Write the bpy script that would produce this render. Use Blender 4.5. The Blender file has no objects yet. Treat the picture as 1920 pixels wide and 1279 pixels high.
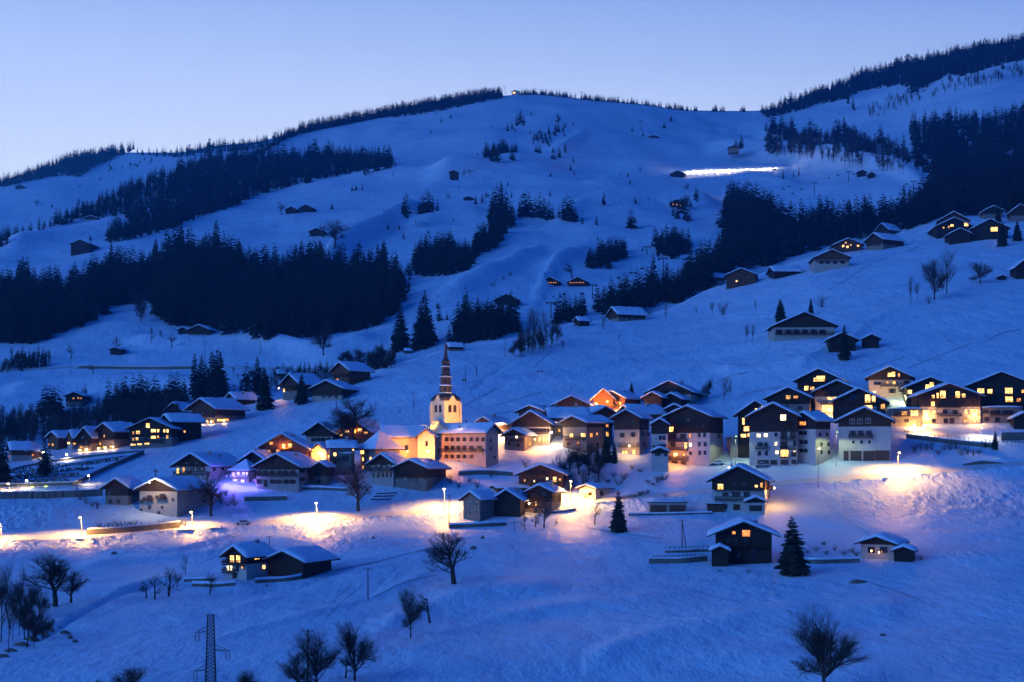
import bpy, math, random
import numpy as np
from mathutils import Vector, Matrix, noise
random.seed(7); RS = np.random.RandomState(11)
SC = bpy.context.scene; COL = SC.collection
F = 2667.0; YH = 850.0; CX = 960.0
D = bpy.data
# ---------------------------------------------------------------- helpers
def tag(o, label=None, cat=None, group=None, kind=None):
    if label: o['label'] = label
    if cat: o['category'] = cat
    if group: o['group'] = group
    if kind: o['kind'] = kind
    return o
def link(o, parent=None):
    COL.objects.link(o)
    if parent is not None: o.parent = parent
    return o
def empty(name, loc, rz=0.0):
    o = D.objects.new(name, None); o.empty_display_size = 0.5
    o.location = loc; o.rotation_euler = (0, 0, rz); return link(o)
class MB:
    """collects faces; materials by slot"""
    def __init__(s): s.v = []; s.f = []; s.m = []
    def add(s, vs, fs, mi=0):
        b = len(s.v); s.v.extend(vs)
        for f in fs: s.f.append(tuple(b + i for i in f)); s.m.append(mi)
    def box(s, x0, x1, y0, y1, z0, z1, mi=0):
        s.add([(x0,y0,z0),(x1,y0,z0),(x1,y1,z0),(x0,y1,z0),(x0,y0,z1),(x1,y0,z1),(x1,y1,z1),(x0,y1,z1)],
              [(0,3,2,1),(4,5,6,7),(0,1,5,4),(1,2,6,5),(2,3,7,6),(3,0,4,7)], mi)
    def bar(s, a, b, r0, r1=None, n=4, mi=0, cap=False):
        r1 = r0 if r1 is None else r1
        a = Vector(a); b = Vector(b); d = (b - a)
        if d.length < 1e-6: return
        d.normalize(); u = d.cross(Vector((0,0,1)))
        if u.length < 1e-3: u = Vector((1,0,0))
        u.normalize(); w = d.cross(u); vs = []
        for k in range(n):
            t = 2*math.pi*(k+.5)/n; e = u*math.cos(t) + w*math.sin(t); vs.append(tuple(a + e*r0))
        for k in range(n):
            t = 2*math.pi*(k+.5)/n; e = u*math.cos(t) + w*math.sin(t); vs.append(tuple(b + e*r1))
        fs = [(k, (k+1) % n, n+(k+1) % n, n+k) for k in range(n)]
        if cap: fs += [tuple(range(n-1,-1,-1)), tuple(range(n, 2*n))]
        s.add(vs, fs, mi)
    def lathe(s, prof, n=8, c=(0,0), rot=0.0, mi=0):
        vs = []; fs = []
        for r, z in prof:
            for k in range(n):
                t = rot + 2*math.pi*k/n; vs.append((c[0]+r*math.cos(t), c[1]+r*math.sin(t), z))
        for i in range(len(prof)-1):
            for k in range(n): fs.append((i*n+k, i*n+(k+1) % n, (i+1)*n+(k+1) % n, (i+1)*n+k))
        s.add(vs, fs, mi)
    def mesh(s, name, mats, smooth=False):
        me = D.meshes.new(name); me.from_pydata(s.v, [], s.f)
        for m in (mats if isinstance(mats, (list, tuple)) else [mats]): me.materials.append(m)
        if len(me.materials) > 1: me.polygons.foreach_set('material_index', s.m)
        if smooth: me.polygons.foreach_set('use_smooth', [True]*len(me.polygons))
        me.update(); return me
    def build(s, name, mats, parent=None, smooth=False):
        return link(D.objects.new(name, s.mesh(name, mats, smooth)), parent)
def obj(name, me, parent=None):
    return link(D.objects.new(name, me), parent)
def copy_tree(src, loc, rz, sc=1.0):
    c = src.copy(); COL.objects.link(c); c.location = loc; c.rotation_euler = (0,0,rz); c.scale = (sc,)*3 if not isinstance(sc, tuple) else sc
    for ch in src.children:
        d = ch.copy(); COL.objects.link(d); d.parent = c
        for g in ch.children:
            e = g.copy(); COL.objects.link(e); e.parent = d
    return c
# ---------------------------------------------------------------- materials
def lin(h):
    c = [int(h[i:i+2], 16)/255 for i in (0,2,4)]
    return tuple((x/12.92 if x <= .04045 else ((x+.055)/1.055)**2.4) for x in c) + (1,)
def mat(name, col, col2=None, rough=.8, scale=3.0, bump=0.0, stretch=(1,1,1), bscale=None, spec=.3, metal=0.0, contrast=.5):
    m = D.materials.new(name); m.use_nodes = True; nt = m.node_tree; N = nt.nodes; bs = N['Principled BSDF']
    bs.inputs['Roughness'].default_value = rough; bs.inputs['Specular IOR Level'].default_value = spec
    bs.inputs['Metallic'].default_value = metal
    bs.inputs['Base Color'].default_value = tuple(col[:3]) + (1,)
    if col2 or bump:
        tc = N.new('ShaderNodeTexCoord'); mp = N.new('ShaderNodeMapping'); mp.inputs['Scale'].default_value = stretch
        nt.links.new(tc.outputs['Object'], mp.inputs['Vector'])
        n1 = N.new('ShaderNodeTexNoise'); n1.inputs['Scale'].default_value = scale; n1.inputs['Detail'].default_value = 5
        n1.inputs['Roughness'].default_value = .6
        nt.links.new(mp.outputs['Vector'], n1.inputs['Vector'])
        if col2:
            r = N.new('ShaderNodeValToRGB'); r.color_ramp.elements[0].position = .5-contrast/2; r.color_ramp.elements[1].position = .5+contrast/2
            r.color_ramp.elements[0].color = tuple(col[:3])+(1,); r.color_ramp.elements[1].color = tuple(col2[:3])+(1,)
            nt.links.new(n1.outputs['Fac'], r.inputs['Fac']); nt.links.new(r.outputs['Color'], bs.inputs['Base Color'])
        if bump:
            n2 = N.new('ShaderNodeTexNoise'); n2.inputs['Scale'].default_value = bscale or scale*2; n2.inputs['Detail'].default_value = 6
            nt.links.new(mp.outputs['Vector'], n2.inputs['Vector'])
            b = N.new('ShaderNodeBump'); b.inputs['Distance'].default_value = bump; b.inputs['Strength'].default_value = 1
            nt.links.new(n2.outputs['Fac'], b.inputs['Height']); nt.links.new(b.outputs['Normal'], bs.inputs['Normal'])
    return m
def emis(name, col, st, var=0.0):
    m = D.materials.new(name); m.use_nodes = True; nt = m.node_tree; N = nt.nodes; bs = N['Principled BSDF']
    bs.inputs['Base Color'].default_value = (.05,.04,.03,1); bs.inputs['Roughness'].default_value = .3
    bs.inputs['Emission Color'].default_value = tuple(col)+(1,); bs.inputs['Emission Strength'].default_value = st
    if var:   # curtains, furniture and lampshades behind the panes: uneven room light
        tc = N.new('ShaderNodeTexCoord'); oi = N.new('ShaderNodeObjectInfo'); ad = N.new('ShaderNodeVectorMath'); ad.operation = 'MULTIPLY_ADD'
        ad.inputs[1].default_value = (1,1,1); nt.links.new(tc.outputs['Object'], ad.inputs[0])
        mu = N.new('ShaderNodeMath'); mu.operation = 'MULTIPLY'; mu.inputs[1].default_value = 40; nt.links.new(oi.outputs['Random'], mu.inputs[0])
        nt.links.new(mu.outputs[0], ad.inputs[2])
        n = N.new('ShaderNodeTexNoise'); n.inputs['Scale'].default_value = 1.3; n.inputs['Detail'].default_value = 2
        nt.links.new(ad.outputs[0], n.inputs['Vector'])
        mr = N.new('ShaderNodeMapRange'); mr.inputs['From Min'].default_value = .33; mr.inputs['From Max'].default_value = .67
        mr.inputs['To Min'].default_value = st*(1-var); mr.inputs['To Max'].default_value = st*(1+var*.7)
        nt.links.new(n.outputs['Fac'], mr.inputs['Value']); nt.links.new(mr.outputs[0], bs.inputs['Emission Strength'])
    return m
def snow_mat(name, big=False):
    m = D.materials.new(name); m.use_nodes = True; nt = m.node_tree; N = nt.nodes; L = nt.links; bs = N['Principled BSDF']
    bs.inputs['Roughness'].default_value = .55; bs.inputs['Specular IOR Level'].default_value = .25
    tc = N.new('ShaderNodeTexCoord')
    n0 = N.new('ShaderNodeTexNoise'); n0.inputs['Scale'].default_value = .05 if big else .6; n0.inputs['Detail'].default_value = 6
    L.new(tc.outputs['Object'], n0.inputs['Vector'])
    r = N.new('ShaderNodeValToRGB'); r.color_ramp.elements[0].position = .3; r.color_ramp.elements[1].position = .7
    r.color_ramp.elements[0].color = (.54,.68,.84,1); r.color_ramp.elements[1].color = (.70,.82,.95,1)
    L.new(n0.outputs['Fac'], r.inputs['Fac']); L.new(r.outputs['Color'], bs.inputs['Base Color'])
    h = None
    for sc, am, st in (((.06, 2.0, (1,.8,1)), (.22, .85, (1,.5,.5)), (.60, .33, (1,.42,.5)), (1.7, .22, (1,.42,.5))) if big else ((2.5, .08, (1,1,1)),)):
        mp = N.new('ShaderNodeMapping'); mp.inputs['Scale'].default_value = st; L.new(tc.outputs['Object'], mp.inputs['Vector'])
        n = N.new('ShaderNodeTexNoise'); n.inputs['Scale'].default_value = sc; n.inputs['Detail'].default_value = 5; n.inputs['Roughness'].default_value = .55
        L.new(mp.outputs['Vector'], n.inputs['Vector'])
        mu = N.new('ShaderNodeMath'); mu.operation = 'MULTIPLY'; mu.inputs[1].default_value = am; L.new(n.outputs['Fac'], mu.inputs[0])
        if h is None: h = mu
        else:
            a = N.new('ShaderNodeMath'); a.operation = 'ADD'; L.new(h.outputs[0], a.inputs[0]); L.new(mu.outputs[0], a.inputs[1]); h = a
    if big:   # wind-crusted and trodden patches
        at = N.new('ShaderNodeAttribute'); at.attribute_name = 'rough'
        n = N.new('ShaderNodeTexNoise'); n.inputs['Scale'].default_value = .5; n.inputs['Detail'].default_value = 4; n.inputs['Roughness'].default_value = .6
        mp = N.new('ShaderNodeMapping'); mp.inputs['Scale'].default_value = (1,.5,.6); L.new(tc.outputs['Object'], mp.inputs['Vector']); L.new(mp.outputs['Vector'], n.inputs['Vector'])
        m0 = N.new('ShaderNodeMath'); m0.operation = 'MULTIPLY'; m0.inputs[1].default_value = 2.6; L.new(at.outputs['Fac'], m0.inputs[0])
        mu = N.new('ShaderNodeMath'); mu.operation = 'MULTIPLY'; L.new(n.outputs['Fac'], mu.inputs[0]); L.new(m0.outputs[0], mu.inputs[1])
        a = N.new('ShaderNodeMath'); a.operation = 'ADD'; L.new(h.outputs[0], a.inputs[0]); L.new(mu.outputs[0], a.inputs[1]); h = a
    b = N.new('ShaderNodeBump'); b.inputs['Distance'].default_value = 1.0; b.inputs['Strength'].default_value = .9
    L.new(h.outputs[0], b.inputs['Height']); L.new(b.outputs['Normal'], bs.inputs['Normal'])
    return m
M = {}
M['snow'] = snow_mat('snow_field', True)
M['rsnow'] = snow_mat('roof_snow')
M['road'] = mat('packed_snow_road', (.55,.56,.58), (.74,.75,.77), .5, .5, .12, (.3,1,1), 2.0)
M['wood'] = mat('dark_larch', (.020,.011,.007), (.052,.027,.015), .75, 1.5, .02, (6,6,.35))
M['wood2'] = mat('red_larch', (.065,.027,.013), (.135,.056,.027), .7, 1.5, .02, (6,6,.35))
M['wood3'] = mat('black_wood', (.016,.011,.009), (.036,.024,.018), .8, 1.5, .02, (6,6,.35))
M['plaster'] = mat('cream_plaster', (.30,.265,.235), (.43,.385,.345), .9, .8, .02)
M['plaster2'] = mat('grey_plaster', (.14,.125,.11), (.22,.20,.18), .9, .8, .03)
M['white'] = mat('white_render', (.39,.37,.36), (.51,.48,.46), .9, .5, .01)
M['yellow'] = mat('church_render', (.55,.47,.34), (.68,.60,.46), .9, .6, .02)
M['stone'] = mat('stone_wall', (.09,.08,.07), (.22,.20,.17), .95, 2.2, .12)
M['conc'] = mat('concrete', (.25,.24,.23), (.34,.33,.31), .9, 1.0, .02)
M['metal'] = mat('grey_metal', (.20,.21,.22), None, .5, metal=.6)
M['steel'] = mat('dark_steel', (.035,.037,.04), None, .6, metal=.3)
M['slate'] = mat('spire_copper', (.035,.028,.024), (.10,.075,.058), .5, 3.0, .03)
M['roofm'] = mat('roof_boards', (.03,.02,.015), (.06,.04,.03), .8, 2.0)
M['glass'] = mat('window_glass', (.012,.016,.025), None, .12, spec=.6)
M['frame'] = mat('brown_frame', (.07,.035,.02), None, .6)
M['wframe'] = mat('white_frame', (.6,.6,.58), None, .6)
M['shut'] = mat('shutter', (.06,.025,.015), (.10,.045,.025), .7, 4)
M['door'] = mat('dark_door', (.03,.018,.012), (.06,.035,.02), .7, 2)
M['garage'] = mat('garage_loggia_dark', (.035,.025,.022), (.06,.045,.04), .6, 2)
M['reddoor'] = mat('brown_garage_door', (.12,.045,.03), (.16,.06,.04), .7, 2)
M['l'] = emis('window_lit_amber', (1,.44,.10), 1.6, .7)
M['L'] = emis('window_lit_bright', (1,.53,.15), 3.4, .7)
M['w'] = emis('window_lit_white', (1,.78,.48), 2.6, .5)
M['o'] = emis('window_lit_orange', (1,.33,.07), 1.5, .7)
M['p'] = emis('window_lit_violet', (.45,.32,1), 3.5, .4)
M['bark'] = mat('bark', (.035,.028,.022), (.075,.06,.05), .95, 3)
M['twig'] = mat('twigs', (.03,.024,.02), (.06,.048,.04), .95, 2)
def needle_mat(name='spruce_needles', sn=.66):
    m = D.materials.new(name); m.use_nodes = True; nt = m.node_tree; N = nt.nodes; L = nt.links; bs = N['Principled BSDF']
    bs.inputs['Roughness'].default_value = .85; bs.inputs['Specular IOR Level'].default_value = .1
    tc = N.new('ShaderNodeTexCoord'); n = N.new('ShaderNodeTexNoise'); n.inputs['Scale'].default_value = .8; n.inputs['Detail'].default_value = 6; n.inputs['Roughness'].default_value = .7
    L.new(tc.outputs['Object'], n.inputs['Vector'])
    r = N.new('ShaderNodeValToRGB'); e = r.color_ramp.elements
    e[0].position = .3; e[0].color = (.008,.014,.010,1); e[1].position = .60; e[1].color = (.034,.050,.036,1)
    k = e.new(sn); k.color = (.05,.07,.055,1); k = e.new(min(.99, sn+.10)); k.color = (.40,.44,.50,1)   # clinging snow
    L.new(n.outputs['Fac'], r.inputs['Fac']); L.new(r.outputs['Color'], bs.inputs['Base Color'])
    return m
M['needle'] = needle_mat()
# ---------------------------------------------------------------- terrain
def pchip(xs, ys, xq):
    xs = np.array(xs, float); ys = np.array(ys, float); h = np.diff(xs); d = np.diff(ys)/h; m = np.zeros(len(xs))
    m[1:-1] = np.where(d[:-1]*d[1:] > 0, 2*d[:-1]*d[1:]/(d[:-1]+d[1:]+1e-12), 0); m[0] = d[0]; m[-1] = d[-1]
    out = np.empty(len(xq))
    i = np.clip(np.searchsorted(xs, xq)-1, 0, len(h)-1); t = (xq-xs[i])/h[i]
    tt = np.clip(t, 0, 1)
    out = ((2*tt**3-3*tt**2+1)*ys[i] + (tt**3-2*tt**2+tt)*h[i]*m[i] + (-2*tt**3+3*tt**2)*ys[i+1] + (tt**3-tt**2)*h[i]*m[i+1])
    out += np.where(t < 0, (xq-xs[0])*m[0], 0) + np.where(t > 1, (xq-xs[-1])*m[-1], 0)
    return out
PX = np.arange(-700, 2708, 8.0); PY = np.arange(-100, 1802, 2.0)
def smooth(a, n, ax):
    for _ in range(2):
        k = np.ones(n)/n
        a = np.apply_along_axis(lambda r: np.convolve(np.pad(r, n//2, mode='edge'), k, 'valid')[:len(r)], ax, a)
    return a
def table(cols):
    xs = sorted(cols); T = []
    for x in xs:
        c = sorted(cols[x]); T.append(pchip([p for p, _ in c], [math.log(y) for _, y in c], PY))
    T = np.array(T); out = np.empty((len(PX), len(PY)))
    for j in range(len(PY)): out[:, j] = pchip(xs, T[:, j], PX)
    return smooth(smooth(out, 15, 0), 11, 1)
def look(T, px, py):
    i = (np.clip(px, PX[0], PX[-1]-.01)-PX[0])/8; j = (np.clip(py, PY[0], PY[-1]-.01)-PY[0])/2
    i0 = np.floor(i).astype(int); j0 = np.floor(j).astype(int); i0 = np.minimum(i0, len(PX)-2); j0 = np.minimum(j0, len(PY)-2); a = i-i0; b = j-j0
    return np.exp((T[i0, j0]*(1-a)+T[i0+1, j0]*a)*(1-b)+(T[i0, j0+1]*(1-a)+T[i0+1, j0+1]*a)*b)
TN = table({-500: [(845,500),(880,455),(905,425),(960,395),(1000,370),(1100,275),(1279,190),(1700,120)],
    0: [(845,505),(880,460),(905,430),(960,398),(1000,370),(1100,280),(1279,190),(1700,120)],
    400: [(775,560),(800,520),(880,445),(940,412),(1000,378),(1100,285),(1279,195),(1700,122)],
    800: [(663,660),(720,570),(800,495),(880,442),(970,398),(1080,300),(1279,200),(1700,125)],
    1200: [(590,820),(640,700),(700,590),(780,505),(880,442),(960,398),(1080,300),(1279,198),(1700,125)],
    1600: [(466,960),(520,810),(600,670),(690,555),(780,485),(880,430),(960,392),(1060,310),(1279,195),(1700,122)],
    1920: [(398,1020),(500,800),(600,640),(690,540),(780,482),(870,430),(960,385),(1050,310),(1279,190),(1700,120)],
    2500: [(310,1100),(500,780),(600,630),(690,535),(780,480),(870,428),(960,382),(1050,305),(1279,188),(1700,120)]})
TF = table({-500: [(440,1560),(500,1300),(600,1040),(690,900),(780,780),(860,670),(960,570)],
    0: [(300,2200),(440,1560),(500,1300),(600,1040),(690,900),(780,780),(860,670),(960,570)],
    500: [(282,2450),(400,1640),(520,1210),(640,960),(690,860),(780,730),(860,650)],
    960: [(172,2950),(300,2080),(390,1620),(480,1280),(560,1040),(640,880),(760,740)],
    1400: [(210,2950),(330,1980),(400,1580),(480,1280),(540,1090),(620,950)],
    1920: [(70,2750),(250,1900),(350,1450),(420,1230),(500,1080)],
    2500: [(0,2750),(250,1850),(350,1420),(420,1220),(500,1080)]})
TB = table({-500: [(300,3300),(400,2700),(500,2200)], 500: [(270,3300),(400,2700),(500,2200)], 2500: [(150,3400),(400,2700),(500,2200)]})
def curve(pts):
    xs = [p[0] for p in pts]; ys = [p[1] for p in pts]
    return lambda x: float(pchip(xs, ys, np.array([x]))[0]) if np.isscalar(x) else pchip(xs, ys, np.clip(x, -720, 2720))
CN = curve([(-700,855),(-400,850),(0,845),(90,838),(180,825),(290,803),(380,778),(450,761),(520,750),(600,738),(690,700),(800,666),(850,651),(960,634),(1000,625),(1060,609),(1130,600),(1180,594),(1250,580),(1330,542),(1400,522),(1500,488),(1600,463),(1700,443),(1760,428),(1920,394),(2300,330),(2708,270)])
CF = curve([(-700,600),(-300,540),(0,452),(60,432),(120,410),(200,370),(280,338),(330,318),(430,302),(490,287),(520,268),(560,250),(620,237),(700,222),(760,210),(820,198),(870,189),(940,180),(1000,176),(1100,186),(1200,195),(1300,207),(1400,208),(1440,206),(1500,188),(1600,152),(1700,122),(1800,98),(1920,74),(2300,10),(2708,-50)])
CB = curve([(-700,420),(-300,390),(0,345),(60,328),(130,300),(200,286),(330,286),(400,274),(480,266),(560,246),(620,236),(760,250),(1000,300)])
def P(px, py, Y): return Vector(((px-CX)/F*Y, Y, (YH-py)/F*Y))
def disp(kind, x, y, z, px, py):
    px = min(2690, max(-696, px))
    """height added to the base surface and roughness, at a ray (px,py) of sheet kind"""
    if kind == 'far':
        k = min(1, max(0, (py-CFQ[int((px+700)/4)])/14.0))
        d = noise.noise(Vector((x*.0045, y*.0045, 3)))*12 + noise.noise(Vector((x*.014, y*.010, 7)))*6.5 + noise.noise(Vector((x*.05, y*.04, 9)))*.8
        return (d+creased(CRF, px, py))*k, 0.0
    if kind == 'back':
        k = min(1, max(0, (py-CBQ[int((px+700)/4)])/14.0)); return (noise.noise(Vector((x*.006, y*.006, 3)))*12)*k, 0.0
    k = min(1, max(0, (py-CNQ[int((px+700)/4)])/10.0))
    d = noise.noise(Vector((x*.02, y*.03, 1)))*1.0 + noise.noise(Vector((x*.09, y*.12, 5)))*.26 + noise.noise(Vector((x*.3, y*.4, 8)))*.07 + creased(CR, px, py)
    rg = 0.0
    if 880 < py < 1110:
        for (a, b, w, h, q) in ROUGH:
            if w:
                e = ((px-a)/w)**2 + ((py-b)/h)**2
                if e < 2.5: rg = max(rg, q*math.exp(-e))
    if rg > .02: d += rg*noise.fractal(Vector((x*.55, y*.42, z*.3)), .5, 2.2, 3)*.62
    if -600 < px < 2450:    # ploughed banks beside the main road
        rd = py - float(C1Q[int((px+700)/4)])
        if abs(rd) < 40:
            d *= min(1, max(0.0, (abs(rd)-6)/12))
            lump = .75+.6*noise.noise(Vector((x*.25, y*.2, 2)))+.3*noise.noise(Vector((x*.9, y*.8, 2)))
            d += 1.25*lump*math.exp(-((rd-9)/3.2)**2) + .45*lump*math.exp(-((rd+9)/3.5)**2)
            if rd > 8: rg = max(rg, .5*math.exp(-((rd-11)/10)**2))
    return d*k, rg
def solve(px, py):
    if py >= CN(px)-1.5: T, kd = TN, 'near'
    elif py >= CF(px)-1.5: T, kd = TF, 'far'
    else: T, kd = TB, 'back'
    q = py
    for _ in range(5):
        Y = float(look(T, np.array([px]), np.array([q]))[0]); x = (px-CX)/F*Y; z = (YH-q)/F*Y
        d = disp(kd, x, Y, z, px, q)[0]; q += .8*(py-(q-d*F/Y))
    return float(look(T, np.array([px]), np.array([q]))[0])
def depth(px, py): return solve(px, py)
def G(px, py): return P(px, py, solve(px, py))
R1 = [(-400,1012),(-100,1011),(60,1009),(150,1006),(320,991),(450,984),(600,973),(830,958),(960,949),(1070,941),(1200,932),(1330,920),(1480,905),(1600,896),(1700,888),(1800,879),(1920,868),(2200,848),(2500,835)]
c1 = curve(R1)
ROUGH = [(1760,945,230,32,.9),(1580,945,70,30,1.0),(1900,960,160,30,.6),(130,1025,240,22,.9),(60,970,110,30,1.0),(680,1010,200,18,.5),(1250,945,60,14,1.0),(1420,1060,0,0,0),(420,1015,50,30,.8),(1550,1030,90,20,.5),(1790,1045,90,12,.5),(1000,1030,170,22,.22)]
CREASE = [  # (points, half-width px, height m): terrace edges, gullies and folds
 ([(790,742),(860,724),(960,708),(1100,690),(1230,668),(1330,655),(1400,651),(1560,642)],3.5,1.6),([(1560,618),(1680,606),(1760,596),(1850,588),(1920,578),(2100,560)],4,1.8),
 ([(880,735),(930,700),(970,676),(1010,655)],3,-1.5),([(915,712),(960,684),(1000,668)],4,1.2),([(1500,690),(1540,660),(1580,646),(1640,600),(1720,570),(1800,555)],5,1.6),
 ([(1560,520),(1600,505),(1640,492),(1680,478)],3,-1.0),([(1330,690),(1400,700),(1470,690),(1540,676)],9,2.0),([(1180,720),(1260,700),(1330,690)],8,1.5),
 ([(1520,760),(1600,700),(1700,690)],3,.6),([(170,1036),(260,1040),(380,1020),(440,1000)],3,.7),([(140,1062),(230,1052),(330,1046),(420,1038)],5,.9),
 ([(200,1110),(330,1085),(480,1100)],9,.8),([(60,1200),(150,1150),(240,1110),(300,1095)],4,-.8),([(540,1010),(640,990),(760,978),(850,966)],3,.5),
 ([(700,1180),(800,1140),(900,1110),(1050,1090)],16,.9),([(1100,1240),(1300,1180),(1500,1150),(1700,1140)],18,1.0),([(1000,1040),(1200,1033),(1300,1030)],3,-.4),
 ([(900,1160),(1100,1130),(1300,1110)],10,.6),([(1480,965),(1560,985),(1700,1000),(1900,1005)],6,.6),([(400,1200),(560,1160),(700,1120),(840,1060)],6,.5),
 ([(630,1060),(760,1040),(880,1010)],2,.4),
 ([(880,760),(920,735),(960,712),(1010,700)],1.6,-.5),([(925,740),(985,728),(1030,716)],1.6,-.4),([(1150,700),(1190,670),(1230,650)],1.6,-.4),([(1500,700),(1600,672),(1700,640),(1820,620)],1.6,-.5),([(1640,640),(1690,600),(1760,560)],1.6,-.4),([(1700,660),(1800,640),(1900,622)],1.6,-.4),
 ([(1400,560),(1480,520),(1560,500),(1620,470)],1.6,-.5),([(1540,580),(1580,540),(1640,510)],1.8,-.5),([(540,1110),(620,1080),(760,1050),(900,1030)],1.5,-.35),([(640,1160),(700,1110),(760,1060)],1.6,-.35),([(1420,960),(1480,1000),(1560,1035)],1.6,-.35),([(1100,1000),(1200,990),(1330,1000)],1.5,-.3),([(1000,1120),(1200,1150),(1400,1200)],2,-.3),([(420,1150),(520,1120),(640,1100)],8,.5)]
CREASEF = [([(600,480),(650,455),(700,432),(760,405),(800,394)],9,16),([(800,345),(900,322),(1000,300),(1060,285),(1090,262)],10,14),([(640,340),(760,334),(880,332),(1000,318),(1080,300)],8,9),
 ([(1100,352),(1250,340),(1400,336),(1500,342)],6,6),([(1040,420),(1120,392),(1240,380),(1340,378)],9,12),([(760,420),(860,402),(920,396)],8,9),([(1000,560),(1040,500),(1100,470)],12,9),
 ([(1330,275),(1440,286),(1560,300),(1650,312),(1720,335)],9,16),([(540,422),(640,408),(740,396),(820,386)],8,3),([(600,300),(700,285),(820,268),(960,262)],14,12),([(960,240),(1060,230),(1200,225),(1330,240)],16,12),
 ([(1500,250),(1600,225),(1700,200),(1800,170),(1900,150)],9,14),([(0,470),(120,445),(240,425)],10,12),([(230,640),(330,645),(450,640),(600,660),(700,640)],9,5),([(0,740),(150,720),(300,715),(450,725)],12,5),
 ([(820,560),(900,530),(960,500),(1010,470)],12,8),([(1380,240),(1450,262),(1480,300)],9,-12)]
def prep(cr):
    q = np.arange(-700, 2708, 8.0); out = []
    for pts, w, h in cr:
        y = pchip([p[0] for p in pts], [p[1] for p in pts], q); a, b = pts[0][0], pts[-1][0]; e = np.clip(np.minimum(q-a, b-q)/50.0+.3, 0, 1); out.append((q, y, w, h*e))
    return out
CR = prep(CREASE); CRF = prep([(a, b, c*1.15) for a, b, c in CREASEF])
def creased(which, px, py):
    i = (px+700)/8; d = 0.0
    for q, y, w, h in which:
        j = int(i)
        if j < 0 or j >= len(q)-1 or h[j] == 0: continue
        t = i-j; e = (py-(y[j]*(1-t)+y[j+1]*t))/w
        if abs(e) < 3: d += h[j]*math.exp(-e*e)
    return d
def sheet(name, T, crest, bottom, px0, px1, dpx, rows, back, bump=True, far=False, hi=False):
    xs = np.arange(px0, px1+.1, dpx)
    if name == 'snow_ground': xs = np.concatenate([[-3600, -2700, -2000, -1500, -1150, -900, -740], xs, [2640, 2760, 2950, 3250, 3700, 4400, 5300]])
    n = len(xs); cy = crest(xs)
    bt = bottom(xs) if callable(bottom) else np.full(n, float(bottom))
    V = []; 
    tt = np.linspace(0, 1, rows)
    if hi: tt = np.concatenate([np.linspace(0, .30, int(rows*.30)), np.linspace(.30, .62, int(rows*.5))[1:], np.linspace(.62, 1, int(rows*.2))[1:]])
    RGH = []
    for t in tt:
        py = cy + (bt-cy)*t; Y = look(T, xs, py); x = (xs-CX)/F*Y; z = (YH-py)/F*Y
        V.append(np.stack([x, Y, z], 1)); RGH.append((xs, py))
    # back slopes behind the crest
    top = V[0]; backs = []
    for k in range(1, 6):
        q = top.copy(); s = k*back*.2; q[:, 1] += s; q[:, 0] *= (1+s/top[:, 1]); q[:, 2] -= .12*s + .5*s*(k/5)
        backs.append(q); 
    V = backs[::-1] + V; nb = len(backs); R = len(V)
    A = np.array(V); rough = np.zeros((R, n))
    for r in range(R):
        for c in range(n):
            x, y, z = A[r, c]
            if r >= nb:
                px, py = float(RGH[r-nb][0][c]), float(RGH[r-nb][1][c])
                d, rg = disp('near' if not far else ('far' if name == 'mountain_slope' else 'back'), x, y, z, px, py)
                A[r, c, 2] += d; rough[r, c] = rg
    vs = A.reshape(-1, 3); 
    if name == 'snow_ground':    # carry the ground on under and behind the camera
        last = A[-1].copy(); l2 = last.copy(); l2[:, 1] = 30; l2[:, 2] = last[:, 2]-6; l2[:, 0] *= 1.6
        l3 = l2.copy(); l3[:, 1] = -120; l3[:, 0] *= 2.5
        vs = np.concatenate([vs, l2, l3]); rough = np.concatenate([rough, np.zeros((2, n))]); R += 2
    idx = np.arange(R*n).reshape(R, n)
    fs = np.stack([idx[:-1, :-1], idx[1:, :-1], idx[1:, 1:], idx[:-1, 1:]], -1).reshape(-1, 4)
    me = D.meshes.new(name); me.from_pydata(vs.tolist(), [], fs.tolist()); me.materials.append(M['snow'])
    at = me.attributes.new('rough', 'FLOAT', 'POINT'); at.data.foreach_set('value', rough.reshape(-1).astype(np.float32))
    me.polygons.foreach_set('use_smooth', [True]*len(me.polygons)); me.update()
    return tag(obj(name, me), kind='structure')
C1Q = c1(np.arange(-700, 2708, 4.0)); CNQ = CN(np.arange(-700, 2708, 4.0)); CFQ = CF(np.arange(-700, 2708, 4.0)); CBQ = CB(np.arange(-700, 2708, 4.0))
sheet('snow_ground', TN, CN, 1700, -600, 2560, 5, 300, 160, hi=True)
sheet('mountain_slope', TF, CF, lambda x: CN(x)+70, -600, 2600, 10, 150, 300, far=True)
sheet('far_hill', TB, CB, lambda x: CF(x)+40, -600, 1000, 12, 40, 300, far=True)
def ribbon(name, pts, up, dn, lift, m, n=3):
    cf = curve(pts); mb = MB(); xs = np.arange(pts[0][0], pts[-1][0]+.1, 8.0); R = []
    for x in xs:
        py = cf(float(x))
        for k in range(n+1):
            q = py - up + (up+dn)*k/n; g = G(x, q); R.append((g.x, g.y, g.z+lift))
    for i in range(len(xs)-1):
        for k in range(n): a = i*(n+1)+k; mb.f.append((a, a+1, a+n+2, a+n+1)); mb.m.append(0)
    mb.v = R
    return tag(mb.build(name, m, smooth=True), kind='structure')
ribbon('main_road', R1, 4.5, 4.5, .07, M['road'])
ribbon('upper_road', [(1672,806),(1720,808),(1790,816),(1860,822),(1960,829),(2100,835)], 5, 4, .1, M['road'])
ribbon('church_road', [(-300,925),(0,915),(100,911),(200,908),(240,906)], 3, 3, .1, M['road'])
ribbon('valley_road', [(-300,700),(60,692),(130,688),(200,686),(360,688),(450,690),(640,696)], 2, 2, .3, M['road'])
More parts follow.
